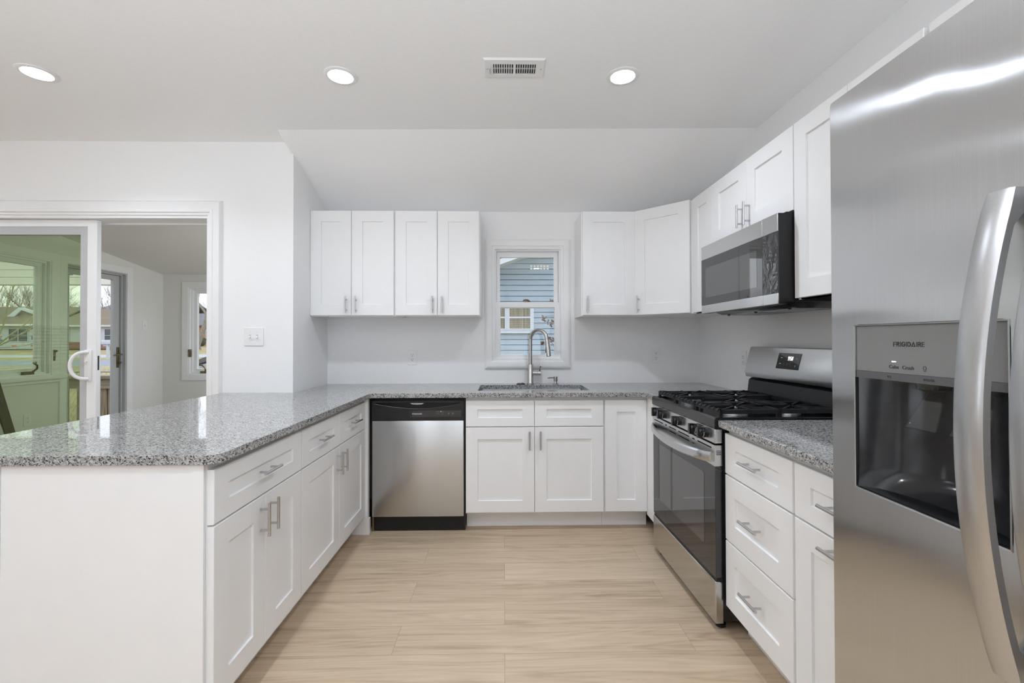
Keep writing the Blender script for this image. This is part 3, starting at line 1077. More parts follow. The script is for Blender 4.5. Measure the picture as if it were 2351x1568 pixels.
# diagonal corner cabinet
cd = thing('corner_wall_cabinet', (1.3, 3.3, UB), 'white corner wall cabinet with its door set at a diagonal', 'wall cabinet', GU)
A, B = Vector((0.957, UF + 0.012, 0)), Vector((1.2475, 2.992, 0))
u = (B - A).normalized()
n = Vector((u.y, -u.x, 0))
n = n if n.y < 0 else -n
MB().prism([(0.9555, 3.590), (0.9555, UF + 0.025), (0.9615, UF + 0.0200), (1.2600, 2.9915), (1.2720, 2.9815), (1.564, 2.9815), (1.564, 3.590)], lambda a, b, d: (a, b, d), UB - 0.004, UT - 0.001).build('body', 'cabinet_paint', cd)
DIA = Fr(A + n * 0.0165, u, n)
wd = (B - A).length
cab_door(cd, DIA, 0.003, wd - 0.004, UB, UT - 0.001, 0.036, hz, True)
wall_cab('narrow_wall_cabinet', 'white narrow wall cabinet between the corner cabinet and the microwave', UPR, 0, 0, (XUR + .02, 1.564, 2.6920, 2.9800),
         [(-2.977, -2.6935, None, 0)])
wall_cab('microwave_cabinet', 'white short two door wall cabinet right above the microwave', UPR, 0, 0, (XUR + .02, 1.564, 1.9315, 2.6905),
         [(-2.6890, -2.3145, -2.347, 1.895), (-2.3115, -1.9335, -2.279, 1.895)], zb=1.812)
wall_cab('wall_cabinet', 'white tall door wall cabinet right of the microwave, partly behind the refrigerator', UPR, 0, 0, (XUR + .02, 1.564, 1.3160, 1.9300),
         [(-1.9265, -1.6220, -1.655, hz), (-1.6190, -1.3190, -1.586, hz)])
wall_cab('refrigerator_cabinet', 'white short wall cabinet over the refrigerator', UPR, 0, 0, (XUR + .02, 1.564, 0.3900, 1.3040),
         [(-1.3025, -0.8485, -0.8815, 1.91), (-0.8455, -0.3915, -0.8125, 1.91)], zb=1.83)

# ------------------------------------------------------------------ granite
CT, CBt = 0.906, 0.8765


def arc(cx, cy, r, a0, a1, n=7):
    return [(cx + r * cos(a0 + (a1 - a0) * i / n), cy + r * sin(a0 + (a1 - a0) * i / n)) for i in range(n + 1)]


ex, ey = -0.866, FB - 0.024
P3 = lambda a, b, d: (a, b, d)
outl = [(-1.850, 3.0075), (-1.850, 1.386)]
outl += arc(ex - 0.045, 1.386 + 0.045, 0.045, -pi / 2, 0)
outl += arc(ex + 0.035, ey - 0.035, 0.035, pi, pi / 2)
outl += arc(0.914 - 0.05, ey - 0.05, 0.05, pi / 2, 0)
outl += [(0.914, 2.712), (1.5655, 2.712), (1.5655, 3.5915), (-1.3895, 3.5915), (-1.3895, 3.0075)]
SK = (-0.180, 0.585, 3.075, 3.455)
hole = rrect(SK[0], SK[1], SK[2], SK[3], 0.02, 4)[::-1]
ctop = MB().prism(outl, P3, CBt, CT, [hole]).build('countertop', 'granite', None, bevel=0.004)
tag(ctop, 'speckled grey granite countertop running round the peninsula and along the sink wall', 'countertop')
ctr = MB().prism([(0.914, 1.926), (0.914, 1.0320), (1.5655, 1.0320), (1.5655, 1.926)], P3, CBt, CT).build('countertop', 'granite', None, bevel=0.004)
tag(ctr, 'short piece of speckled granite countertop between the range and the refrigerator', 'countertop')

# sink, faucet, dispenser
sk = thing('sink', (0.2, 3.265, 0.88), 'stainless undermount sink sunk in the granite below the window', 'sink')
x0, x1, y0, y1 = SK
s = MB()
zb, zr = 0.665, CBt - 0.0005
lo = rrect(x0 - .004, x1 + .004, y0 - .004, y1 + .004, 0.025, 5)
li = rrect(x0 + .02, x1 - .02, y0 + .02, y1 - .02, 0.05, 5)
n_ = len(lo)
vs = [(a, b, zr) for a, b in lo] + [(a, b, zb + 0.03) for a, b in rrect(x0 + .004, x1 - .004, y0 + .004, y1 - .004, 0.03, 5)] + [(a, b, zb) for a, b in li]
fs = [(i, (i + 1) % n_, (i + 1) % n_ + n_, i + n_) for i in range(n_)] + [(i + n_, (i + 1) % n_ + n_, (i + 1) % n_ + 2 * n_, i + 2 * n_) for i in range(n_)]
fs.append(tuple(range(2 * n_, 3 * n_)))
s.add(vs, fs)
s.build('bowl', 'sink_steel', sk)
MB().lathe([(0.0, .004), (0.035, .004), (0.045, .008), (0.055, .004), (0.055, 0.001)], (0.2, 3.30, zb)).build('drain', 'handle_steel', sk)

fx, fy = 0.203, 3.512
fa = thing('faucet', (fx, fy, CT), 'brushed gooseneck kitchen faucet with a pull-down head behind the sink', 'faucet')
MB().lathe([(0.028, 0.0003), (0.028, 0.006), (0.0235, 0.010), (0.0225, 0.012), (0.0225, 0.150), (0.0205, 0.153), (0.016, 0.154)], (fx, fy, CT)).build('base', 'faucet_steel', fa)
pts = [(fx, fy, CT + 0.152), (fx, fy, 1.245)]
R_, dx_, dy_ = 0.082, 0.72, -0.69
for i in range(1, 17):
    an = pi * i / 16 * 0.985
    q = R_ * (1 - cos(an))
    pts.append((fx + dx_ * q, fy + dy_ * q, 1.245 + R_ * sin(an) * 1.0))
e = Vector(pts[-1])
MB().tube(pts, 0.0145, 18).build('neck', 'faucet_steel', fa)
hdm = MB()
ed = (e - Vector(pts[-2])).normalized()
hdm.tube([e - ed * 0.002, e + ed * 0.002, e + ed * 0.045, e + ed * 0.05, e + ed * 0.122, e + ed * 0.125], [0.0145, 0.0165, 0.0165, 0.0175, 0.0180, 0.015], 18)
hd_ = hdm.build('spray_head', 'faucet_steel', fa)
bc = e + ed * 0.075 - Vector((dx_, dy_, 0)) * 0.018
MB().obox(bc, (dx_, dy_, 0), (-dy_, dx_, 0), (0, 0, 1), 0.004, 0.006, 0.022).build('button', 'black_plastic', hd_)
lv = MB()
lv.tube([(fx + 0.020, fy - 0.004, 0.994), (fx + 0.056, fy - 0.010, 0.994)], 0.0185, 18)
lv.tube([(fx + 0.058, fy - 0.010, 0.994), (fx + 0.080, fy - 0.014, 0.994)], 0.0185, 18)
lv.tube([(fx + 0.070, fy - 0.016, 1.005), (fx + 0.072, fy - 0.022, 1.030), (fx + 0.078, fy - 0.030, 1.052)], [0.006, 0.0055, 0.006], 10)
lv.build('lever', 'faucet_steel', fa)

sd = thing('soap_dispenser', (0.398, fy, CT), 'small brushed soap dispenser right of the faucet', 'soap dispenser')
MB().lathe([(0.024, 0.0003), (0.024, 0.005), (0.014, 0.007), (0.012, 0.022), (0.0165, 0.023), (0.0165, 0.056), (0.015, 0.058), (0, 0.058)], (0.398, fy, CT)).build('pump', 'faucet_steel', sd)
MB().tube([(0.388, fy - 0.004, CT + 0.050), (0.350, fy - 0.024, CT + 0.051), (0.333, fy - 0.033, CT + 0.049)], [0.0055, 0.005, 0.0035], 10).build('spout', 'faucet_steel', sd)
bt = thing('air_switch', (0.128, fy, CT), 'round dark button set in the granite left of the faucet', 'button')
MB().lathe([(0.034, 0.0003), (0.034, 0.004), (0.027, 0.009), (0.021, 0.010)], (0.128, fy, CT)).build('ring', 'black_enamel', bt)
MB().lathe([(0.020, 0.0095), (0.019, 0.013), (0.0, 0.0135)], (0.128, fy, CT)).build('cap', 'faucet_steel', bt)


# ------------------------------------------------------------------ outlets and switches
def outlet(name, fr, label, group='wall outlets'):
    """duplex receptacle; fr origin at its centre"""
    r = thing(name, tuple(fr.o), label, 'outlet', group)
    P = lambda a, b, d: fr(a, b, d)
    pl = MB().prism(rrect(-0.036, 0.036, -0.058, 0.058, 0.004, 3), P, 0.0003, 0.0050)
    pl.build('plate', 'plastic_white', r, bevel=0.0015)
    face = MB().prism(rrect(-0.0168, 0.0168, -0.034, 0.034, 0.003, 3), P, 0.0048, 0.0068)
    fo = face.build('receptacle', 'plastic_white', r, bevel=0.0006)
    sl = MB()
    for c in (-0.0185, 0.0185):
        for a in (-0.0062, 0.0062):
            sl.prism([(a - .0011, c), (a + .0011, c), (a + .0011, c + .009), (a - .0011, c + .009)], P, 0.0066, 0.0071)
        sl.prism(rrect(-.0026, .0026, c - .0095, c - .0042, .002, 3), P, 0.0066, 0.0071)
    sl.build('slots', 'slot_dark', fo)
    return r


outlet('wall_outlet', Fr((-0.726, YB, 1.112), (1, 0, 0), (0, -1, 0)), 'white duplex outlet under the left wall cabinets')
outlet('wall_outlet', Fr((1.210, YB, 1.121), (1, 0, 0), (0, -1, 0)), 'white duplex outlet on the sink wall near the range corner')
outlet('wall_outlet', Fr((XW, 2.935, 1.117), (0, -1, 0), (-1, 0, 0)), 'white duplex outlet seen edge-on beside the range console')
outlet('wall_outlet', Fr((SXL, 4.36, 0.50), (0, 1, 0), (1, 0, 0)), 'white duplex outlet below the sunroom window seen through green glass')


def switch(name, fr, gangs, label):
    r = thing(name, tuple(fr.o), label, 'light switch')
    P = lambda a, b, d: fr(a, b, d)
    w = 0.035 if gangs == 1 else 0.063
    MB().prism(rrect(-w, w, -0.060, 0.060, 0.004, 3), P, 0.0003, 0.0055).build('plate', 'plastic_white', r, bevel=0.002)
    for g in ([0] if gangs == 1 else [-0.023, 0.023]):
        hole_ = MB().prism(rrect(g - .0052, g + .0052, -0.0125, 0.0125, .001, 2), P, 0.0053, 0.0060)
        hole_.build('toggle_slot', 'vinyl_grey', r)
        t = MB()
        t.add([P(g + i * .0042, j[0], j[1]) for i in (-1, 1) for j in ((-.009, .0055), (.004, .0055), (-.004, .0175), (-.010, .0165))],
              [(0, 1, 2, 3), (7, 6, 5, 4), (0, 4, 5, 1), (1, 5, 6, 2), (2, 6, 7, 3), (3, 7, 4, 0)])
        t.build('toggle', 'plastic_white', r)
        for b in (-0.030, 0.030):
            MB().prism([(g + .0022 * cos(k * pi / 4), b + .0022 * sin(k * pi / 4)) for k in range(8)], P, 0.0053, 0.0060).build('screw', 'vinyl_grey', r)
    return r


switch('light_switch', Fr((-1.645, YJ, 1.275), (1, 0, 0), (0, -1, 0)), 2, 'white double toggle switch between the sliding door and the cabinets')
switch('light_switch', Fr((SXL, 5.745, 1.437), (0, 1, 0), (1, 0, 0)), 1, 'white single toggle switch on the sunroom wall by the storm door')

# ------------------------------------------------------------------ ceiling lights and register
GL = 'recessed ceiling lights'


def downlight(x, y, label, first=None):
    if first is not None:
        c = copy_tree(first)
        c.location = (x, y, ZC)
        c['label'] = label
        return c
    r = thing('ceiling_light', (x, y, ZC), label, 'ceiling light', GL)
    MB().lathe([(0.080, -0.0004), (0.080, -0.003), (0.072, -0.007), (0.060, -0.006), (0.0575, -0.002)], (x, y, ZC), (0, 0, 1), 40).build('trim_ring', 'plastic_white', r)
    MB().lathe([(0.0, -0.0045), (0.0565, -0.0045), (0.0568, -0.0015)], (x, y, ZC), (0, 0, 1), 40).build('diffuser', 'lamp_glow', r)
    ld = bpy.data.lights.new('downlight_beam', 'AREA')
    ld.shape = 'DISK'
    ld.size = 0.108
    ld.energy = LAMP
    ld.color = (0.90, 0.975, 1.09)
    ld.spread = radians(134)
    lo = bpy.data.objects.new('bulb', ld)
    lo.location = (0, 0, -0.0062)
    COL.objects.link(lo)
    lo.parent = r
    BASE[lo.name] = BASE[r.name]
    return r


d0 = downlight(-0.807, 2.244, 'lit recessed ceiling light above the dishwasher, middle of the three in view')
downlight(0.591, 2.226, 'lit recessed ceiling light right of the ceiling register', d0)
downlight(-2.278, 2.240, 'lit recessed ceiling light in front of the sliding door', d0)
for i, (x, y) in enumerate(((0.60, 0.64), (-0.81, 0.64), (-3.75, 2.24), (0.60, -0.98))):
    downlight(x, y, 'lit recessed ceiling light of the rows above and behind the photographer', d0)

vt = thing('ceiling_register', (0.05, 2.163, ZC), 'white steel air register with slots in the ceiling', 'air vent')
vx0, vx1, vy0, vy1 = -0.0985, 0.1985, 2.086, 2.241
PC = lambda a, b, d: (a, b, ZC - d)
ix0, ix1, iy0, iy1 = -0.050, 0.153, 2.126, 2.207
fr_ = MB().prism([(vx0 + .008, vy0 + .008), (vx1 - .008, vy0 + .008), (vx1 - .008, vy1 - .008), (vx0 + .008, vy1 - .008)], PC, 0.0045, 0.0075, [[(ix0, iy0), (ix0, iy1), (ix1, iy1), (ix1, iy0)]])
fr_.sweep_rect([(0, 0.0075), (0.008, 0.0005), (0.006, 0.0005), (0, 0.005)], PC, vx0 + .008, vx1 - .008, vy0 + .008, vy1 - .008)
fr_.build('frame', 'plastic_white', vt)
MB().box(ix0, ix1, iy0, iy1, ZC - 0.0009, ZC - 0.0004).build('duct', 'slot_dark', vt)
lo_ = MB()
xm_ = (ix0 + ix1) / 2
lo_.box(xm_ - .006, xm_ + .006, iy0, iy1, ZC - .0075, ZC - .0015)
for sgn in (-1, 1):
    for k in range(9):
        cx = xm_ + sgn * (0.0155 + k * 0.0112)
        lo_.obox((cx, (iy0 + iy1) / 2, ZC - .0045), (cos(0.9), 0, sgn * sin(0.9)), (0, 1, 0), (-sin(0.9) * sgn, 0, cos(0.9)), 0.0036, (iy1 - iy0) / 2, 0.0006)
lo_.build('louvers', 'plastic_white', vt)
MB().box(ix0, ix1, (iy0 + iy1) / 2 - .004, (iy0 + iy1) / 2 + .004, ZC - .0030, ZC - .0012).build('damper', 'vinyl_grey', vt)
MB().obox((-0.066, 2.168, ZC - .012), (1, 0, 0), (0, 1, 0.1), (0, 0, 1), .0022, .028, .005).build('lever', 'vinyl_grey', vt)
for x in (vx0 + .020, vx1 - .020):
    MB().lathe([(.0055, -.0073), (.0045, -.0092), (0, -.0096)], (x, 2.163, ZC), (0, 0, 1), 12).build('screw', 'vinyl_grey', vt)

# ------------------------------------------------------------------ lettering: the maker's logo with its triangular A
def logo(width, P, depth=0.0006):
    """FRIGID^IRE set in even strokes; P(a, b, d), a centred on 0, cap height = width / 8.6"""
    H = width / 8.1
    st = H * 0.155
    glyphs = {
        'F': (0.60, [[(0, 0), (0, 1), (0.58, 1)], [(0, 0.5), (0.50, 0.5)]]),
        'R': (0.66, [[(0, 0), (0, 1), (0.36, 1), (0.54, 0.93), (0.62, 0.76), (0.54, 0.58), (0.36, 0.50), (0, 0.50)], [(0.34, 0.5), (0.64, 0)]]),
        'I': (0.10, [[(0.05, 0), (0.05, 1)]]),
        'G': (0.86, [[(0.80, 0.82), (0.64, 0.96), (0.44, 1), (0.22, 0.93), (0.06, 0.74), (0, 0.5), (0.06, 0.26), (0.22, 0.07), (0.44, 0), (0.66, 0.05), (0.82, 0.2), (0.82, 0.48), (0.48, 0.48)]]),
        'D': (0.78, [[(0, 0), (0, 1), (0.34, 1), (0.58, 0.92), (0.73, 0.72), (0.77, 0.5), (0.73, 0.28), (0.58, 0.08), (0.34, 0), (0, 0)]]),
        'A': (0.92, [[(0, 0), (0.46, 1), (0.92, 0), (0, 0)]]),
        'E': (0.58, [[(0.56, 0), (0, 0), (0, 1), (0.56, 1)], [(0, 0.5), (0.50, 0.5)]]),
    }
    word, gap = 'FRIGIDAIRE', 0.34
    total = sum(glyphs[c][0] for c in word) + gap * (len(word) - 1)
    H = width / total
    st = H * 0.16
    mb = MB()
    x = -total / 2
    for c in word:
        w, strokes = glyphs[c]
        for s in strokes:
            for p, q in zip(s, s[1:]):
                a = Vector(((x + p[0]) * H, (p[1] - .5) * H))
                b = Vector(((x + q[0]) * H, (q[1] - .5) * H))
                t = (b - a).normalized()
                nn = Vector((-t.y, t.x)) * st / 2
                a2, b2 = a - t * st / 2, b + t * st / 2
                mb.prism([a2 - nn, b2 - nn, b2 + nn, a2 + nn], P, 0, depth)
        x += w + gap
    return mb


# ------------------------------------------------------------------ dishwasher
dw = thing('dishwasher', (-0.566, 3.26, 0), 'stainless dishwasher with a black control strip below the granite', 'dishwasher')
X0, X1 = -0.858, -0.264
PB = lambda a, b, d: (a, FB - d, b)      # d outwards from the cabinet front plane
MB().box(-0.850, -0.262, FB + 0.03, 3.57, 0.012, 0.868).build('tub', 'black_plastic', dw)
MB().box(-0.846, -0.2575, FB + 0.035, FB + 0.05, 0.0005, 0.118).build('kick_plate', 'black_enamel', dw)
dp = MB().box(X0, X1, FB - 0.004, FB + 0.029, 0.104, 0.7265, 0.004, 2)
dp.build('door_panel', 'dishwasher_steel', dw)
cs = MB()
zc0, zc1 = 0.7285, 0.858
# control strip with an arched finger pocket
zp = 0.846
pocket = [(-0.842, 0.8385)] + [(-0.842 + 0.556 * i / 16, 0.8395 - 0.0335 * sin(pi * i / 16) ** 0.9) for i in range(1, 16)] + [(-0.286, 0.8385), (-0.290, 0.8415), (-0.838, 0.8415)]
cs.prism([(X0 - .002, zc0), (X1 + .002, zc0), (X1 + .002, zc1 - .006), (X1 - .004, zc1), (X0 + .004, zc1), (X0 - .002, zc1 - .006)], PB, -0.028, 0.008, [pocket[::-1]])
strip = cs.build('control_strip', 'black_enamel', dw, bevel=0.002)
MB().prism([(X0 + .004, 0.8), (X1 - .004, 0.8), (X1 - .004, zc1 - .008), (X0 + .004, zc1 - .008)], PB, -0.0285, -0.020).build('pocket_back', 'black_plastic', strip)
MB().prism([(-0.615, 0.842), (-0.520, 0.842), (-0.535, 0.832), (-0.567, 0.8295), (-0.600, 0.832)], PB, -0.018, 0.002).build('latch', 'vinyl_grey', strip)
MB().prism([(-0.617, 0.748), (-0.280, 0.748), (-0.280, 0.793), (-0.617, 0.793)], PB, 0.0078, 0.0086).build('display_window', 'black_glass', strip)
logo(0.062, lambda a, b, d: (-0.566 + a, FB - 0.0088 - d, 0.7715 + b)).build('lettering', 'ink_white', strip)
ic = MB()
for a, b, w, h in ((-0.432, 0.7715, .014, .0022), (-0.402, 0.7715, .012, .0014), (-0.402, 0.763, .010, .0014), (-0.361, 0.7755, .011, .0022), (-0.361, 0.7715, .009, .0014),
                   (-0.361, 0.7675, .006, .0012), (-0.335, 0.7765, .016, .0026), (-0.335, 0.7720, .012, .0014), (-0.335, 0.7685, .012, .0012), (-0.410, 0.7810, .055, .0006),
                   (-0.361, 0.7625, .016, .0005), (-0.335, 0.7625, .018, .0005), (-0.433, 0.7870, .022, .0012), (-0.399, 0.7870, .008, .0012)):
    ic.prism([(a - w / 2, b - h / 2), (a + w / 2, b - h / 2), (a + w / 2, b + h / 2), (a - w / 2, b + h / 2)], PB, 0.0087, 0.0091)
ic.build('key_legends', 'ink_grey', strip)
MB().prism([(-0.4135, 0.7858), (-0.4105, 0.7858), (-0.4105, 0.7882), (-0.4135, 0.7882)], PB, 0.0087, 0.0092).build('indicator', 'led_white', strip)
for x in (-0.75, -0.37):
    MB().box(x - .022, x + .022, FB + .002, FB + .03, 0.8655, 0.8755).build('mounting_tab', 'black_plastic', dw)
MB().box(-0.2615, -0.2565, FB + 0.004, FB + 0.03, 0.10, 0.872).build('side_seal', 'black_plastic', dw)

# ------------------------------------------------------------------ gas range (built square, then turned a touch)
RX, RY0, RY1 = 0.902, 1.9305, 2.6875
rg = thing('gas_range', (RX, RY0, 0), 'stainless gas range with black cast grates and five black knobs', 'range')
PR = lambda a, b, d: (RX - d, a, b)         # a = Y, b = Z, d outwards to the room
body = MB().box(RX + 0.034, RX + 0.60, RY0 + 0.003, RY1 - 0.003, 0.045, 0.872)
for k in range(6):
    body.box(RX + 0.06 + k * 0.03, RX + 0.072 + k * 0.03, RY0, RY0 + 0.004, 0.08, 0.86)
body.build('body', 'black_enamel', rg)
for x in (RX + 0.045, RX + 0.56):
    for y in (RY0 + 0.05, RY1 - 0.05):
        MB().lathe([(0.022, 0.0003), (0.022, 0.012), (0.012, 0.016), (0.012, 0.0455)], (x, y, 0), seg=16).build('foot', 'black_plastic', rg)
# storage drawer
dr_ = MB().prism([(RX, RY0 + .002), (RX + .036, RY0 + .002), (RX + .036, RY1 - .002), (RX, RY1 - .002)], lambda a, b, d: (a, b, d), 0.034, 0.213)
dr_.build('storage_drawer', 'drawer_steel', rg, bevel=0.004)
MB().box(RX + 0.006, RX + 0.0339, RY0 + .004, RY1 - .004, 0.2135, 0.2285).build('drawer_gap', 'black_plastic', rg)
# oven door
dz0, dz1 = 0.229, 0.797
door = MB().box(RX + 0.002, RX + 0.0335, RY0 + .002, RY1 - .002, dz0, 0.735).build('oven_door', 'black_glass', rg, bevel=0.002)
gl = MB().prism(rrect(RY0 + .105, RY1 - .105, 0.335, 0.655, 0.012, 4), PR, -0.0019, -0.0010).build('oven_window', 'oven_window', door)
# trim with a bottom edge that dips like the handle
ylen = RY1 - RY0
tp = [(RY0 + .001, dz1), (RY1 - .001, dz1)]
bt_ = [(RY1 - .001 - (ylen - .002) * i / 20, 0.707 + 0.006 * sin(pi * i / 20)) for i in range(21)]
slots = []
for (ya, yb, za, zb_) in ((.030, .165, .778, .784), (.195, .222, .778, .784), (.255, .505 - .12, .778, .784), (.412, .505, .778, .784), (.535, .562, .778, .784), (.592, .727, .778, .784),
                          (.195, .222, .757, .763), (.255, .385, .757, .763), (.412, .505, .757, .763), (.535, .562, .757, .763)):
    slots.append([(RY0 + ya, za), (RY0 + ya, zb_), (RY0 + yb, zb_), (RY0 + yb, za)])
trim = MB().prism(tp + bt_, PR, -0.020, 0.0, slots)
trim.box(RX, RX + .033, RY0, RY0 + .0012, 0.709, dz1)
tr = trim.build('door_trim', 'range_steel', door)
MB().prism([(RY0 + .01, 0.752), (RY1 - .01, 0.752), (RY1 - .01, 0.79), (RY0 + .01, 0.79)], PR, -0.022, -0.0202).build('vent_shadow', 'slot_dark', tr)
vs_ = MB()
for k in range(3):
    vs_.box(RX + .006, RX + .028, RY0 - .0006, RY0 - .0001, 0.771 - k * .0075, 0.774 - k * .0075)
vs_.build('side_vents', 'slot_dark', tr)
# bowed handle: broad flat bar
hb = MB()
n_ = 28
sec = [(-.022, .002), (-.015, .010), (0, .013), (.015, .010), (.022, .002), (.015, -.006), (0, -.008), (-.015, -.006)]
vs, fs = [], []
for i in range(n_ + 1):
    t = i / n_
    y = RY0 + .022 + (ylen - .044) * t
    bow = sin(pi * t) ** 0.55 if 0 < t < 1 else 0
    d = 0.004 + 0.046 * bow
    z = 0.742 - 0.014 * sin(pi * t)
    for a, b in sec:
        vs.append(PR(y, z + a, d + b * (0.75 + 0.25 * bow)))
m_ = len(sec)
for i in range(n_):
    for k in range(m_):
        k2 = (k + 1) % m_
        fs.append((i * m_ + k, i * m_ + k2, (i + 1) * m_ + k2, (i + 1) * m_ + k))
fs += [tuple(range(m_))[::-1], tuple(n_ * m_ + k for k in range(m_))]
hb.add(vs, fs)
hb.build('handle', 'range_steel', door)
# control panel, wrapped round the sides
cp = MB().box(RX, RX + 0.034, RY0 - .0005, RY1 + .0005, 0.804, 0.8675)
cpo = cp.build('control_panel', 'range_steel', rg, bevel=0.003)
MB().box(RX + .012, RX + .026, RY0 - .0012, RY0 - .0003, 0.812, 0.857).build('side_emboss', 'tin_grey', cpo)
for y in (2.600, 2.512, 2.309, 2.108, 2.022):
    kb = MB()
    kb.lathe([(0.0225, 0.0), (0.0235, 0.004), (0.0225, 0.012), (0.0185, 0.015), (0.0185, 0.026), (0.0165, 0.030), (0, 0.030)], (RX - .0002, y, 0.8355), (-1, 0, 0), 24)
    ko = kb.build('knob', 'black_enamel', rg)
    MB().obox((RX - .0225, y, 0.8355), (1, 0, 0), (0, 1, 0), (0, 0, 1), .014, .0085, .0235).build('grip', 'black_enamel', ko)
    mk = MB()
    for k in range(7):
        an = -0.9 + k * 0.3 + 3.9
        mk.obox((RX - .0128, y + .0212 * sin(an), 0.8355 + .0212 * cos(an)), (1, 0, 0), (0, 1, 0), (0, 0, 1), .001, .0008, .0018)
    mk.build('markings', 'ink_white', ko)
# cooktop
ct_ = MB()
ct_.prism([(RX - .002, 0.8685), (RX + 0.60, 0.8685), (RX + 0.60, 0.915), (RX + 0.585, 0.915), (RX + 0.575, 0.905), (RX + 0.040, 0.905), (RX + 0.026, 0.914), (RX + 0.010, 0.9155), (RX - .002, 0.9085)],
          lambda a, b, d: (a, d, b), RY0 - .0025, RY1 + .0025)
cko = ct_.build('cooktop', 'black_enamel', rg)
for ya, yb in ((RY0 - .002, RY0 + .014), (RY1 - .014, RY1 + .002)):
    MB().box(RX + .004, RX + .598, ya, yb, 0.9045, 0.9150, 0.002).build('side_rim', 'black_enamel', cko)
for (bx, by, br_) in ((RX + .165, RY0 + .155, .050), (RX + .430, RY0 + .155, .038), (RX + .30, RY0 + ylen / 2, .046), (RX + .165, RY1 - .155, .040), (RX + .430, RY1 - .155, .044)):
    b_ = MB().lathe([(br_ + .012, 0.0003), (br_ + .010, 0.008), (br_ - .002, 0.014), (br_ - .002, 0.0155)], (bx, by, 0.905), seg=28).build('burner', 'burner_alu', cko)
    MB().lathe([(br_ - .004, 0.0155), (br_, 0.0165), (br_, 0.0215), (br_ - .006, 0.024), (0, 0.0245)], (bx, by, 0.905), seg=28).build('burner_cap', 'cast_iron', b_)
GZ = 0.946


def grate(y0, y1, burners, label=None):
    g = MB()
    x0, x1 = RX + 0.030, RX + 0.568
    w, h = 0.0065, 0.009

    def bar(ax, ay, bx, by, zt=GZ, ww=w, hh=h):
        a, b = Vector((ax, ay, zt - hh)), Vector((bx, by, zt - hh))
        t = (b - a)
        L = t.length / 2
        t = t.normalized()
        g.obox((a + b) / 2, t, (-t.y, t.x, 0), (0, 0, 1), L, ww, hh)
    # frame rails
    for y in (y0 + w, y1 - w):
        bar(x0, y, x1, y)
    for x in (x0 + w, x1 - w):
        bar(x, y0, x, y1)
    # little scallops on the front rail
    for k in range(6):
        yk = y0 + (y1 - y0) * (k + .5) / 6
        g.tube([(x0 + w, yk - .006, GZ - .004), (x0 + w, yk + .006, GZ - .004)], .0095, 8)
    # legs
    for x in (x0 + w, x1 - w, (x0 + x1) / 2):
        for y in (y0 + w, y1 - w):
            g.box(x - w, x + w, y - w, y + w, 0.9056, GZ - h)
    # fingers reaching over each burner
    for bx, by in burners:
        for sx, sy in ((1, 0), (-1, 0), (0, 1), (0, -1), (.72, .72), (-.72, .72), (.72, -.72), (-.72, -.72)):
            ax, ay = bx + sx * .026, by + sy * .026
            L = 9
            if sx:
                L = min(L, ((x1 - w if sx > 0 else x0 + w) - ax) / sx)
            if sy:
                L = min(L, ((y1 - w if sy > 0 else y0 + w) - ay) / sy)
            L = min(L, 0.145)
            bar(ax, ay, ax + sx * L, ay + sy * L, GZ + .003, .0045, .007)
    xm = (x0 + x1) / 2
    if len(burners) > 1:
        bar(xm, y0, xm, y1)
        for q in (0.14, 0.40):
            for s in (-1, 1):
                pass
    return g.build('grate', 'cast_iron', rg)


w3 = (ylen - .030) / 3
ga = RY0 + .015
grate(ga, ga + w3 - .002, [(RX + .165, RY0 + .137), (RX + .430, RY0 + .137)])
grate(ga + w3, ga + 2 * w3 - .002, [(RX + .30, RY0 + ylen / 2)])
grate(ga + 2 * w3, ga + 3 * w3 - .002, [(RX + .165, RY1 - .137), (RX + .430, RY1 - .137)])
# back guard: black riser and leaning stainless console
bgx = RX + 0.60
MB().prism([(bgx - .028, 0.9155), (bgx + .05, 0.9155), (bgx + .05, 1.024), (bgx + .0, 1.024), (bgx - .016, 1.012)], lambda a, b, d: (a, d, b), RY0 + .004, RY1 - .004).build('riser', 'black_plastic', rg, bevel=0.003)
cons = MB().prism([(RX + .5685, 1.0305), (RX + .560, 1.061), (RX + .598, 1.203), (RX + .606, 1.208), (RX + .650, 1.208), (RX + .650, 1.0305)], lambda a, b, d: (a, d, b), RY0 + .001, RY1 - .001)
con = cons.build('console', 'range_steel', rg, bevel=0.003)
sl_ = Vector((.598 - .560, 0, 1.203 - 1.061)).normalized()
nrm = Vector((-sl_.z, 0, sl_.x))
o_ = Vector((RX + .560, RY0 + ylen / 2, 1.061))
PK = lambda a, b, d: o_ + Vector((0, -a, 0)) + sl_ * b + nrm * d          # a to the right as seen by the cook
dsp = MB().prism([(-.088, .036), (.088, .036), (.088, .121), (-.088, .121)], PK, 0.0003, 0.0022).build('display', 'black_glass', con)
seg7 = {'9': 'abcdfg', '5': 'acdfg', '8': 'abcdefg'}
sg = MB()
cw, ch, tk = 0.0095, 0.019, 0.0024


def seg_digit(ch_, a0, b0):
    S7 = {'a': (a0, a0 + cw, b0 + ch - tk, b0 + ch), 'd': (a0, a0 + cw, b0, b0 + tk), 'g': (a0, a0 + cw, b0 + ch / 2 - tk / 2, b0 + ch / 2 + tk / 2),
          'f': (a0, a0 + tk, b0 + ch / 2, b0 + ch), 'b': (a0 + cw - tk, a0 + cw, b0 + ch / 2, b0 + ch), 'e': (a0, a0 + tk, b0, b0 + ch / 2), 'c': (a0 + cw - tk, a0 + cw, b0, b0 + ch / 2)}
    for s_ in seg7[ch_]:
        p = S7[s_]
        sg.prism([(p[0], p[2]), (p[1], p[2]), (p[1], p[3]), (p[0], p[3])], PK, 0.0022, 0.0027)


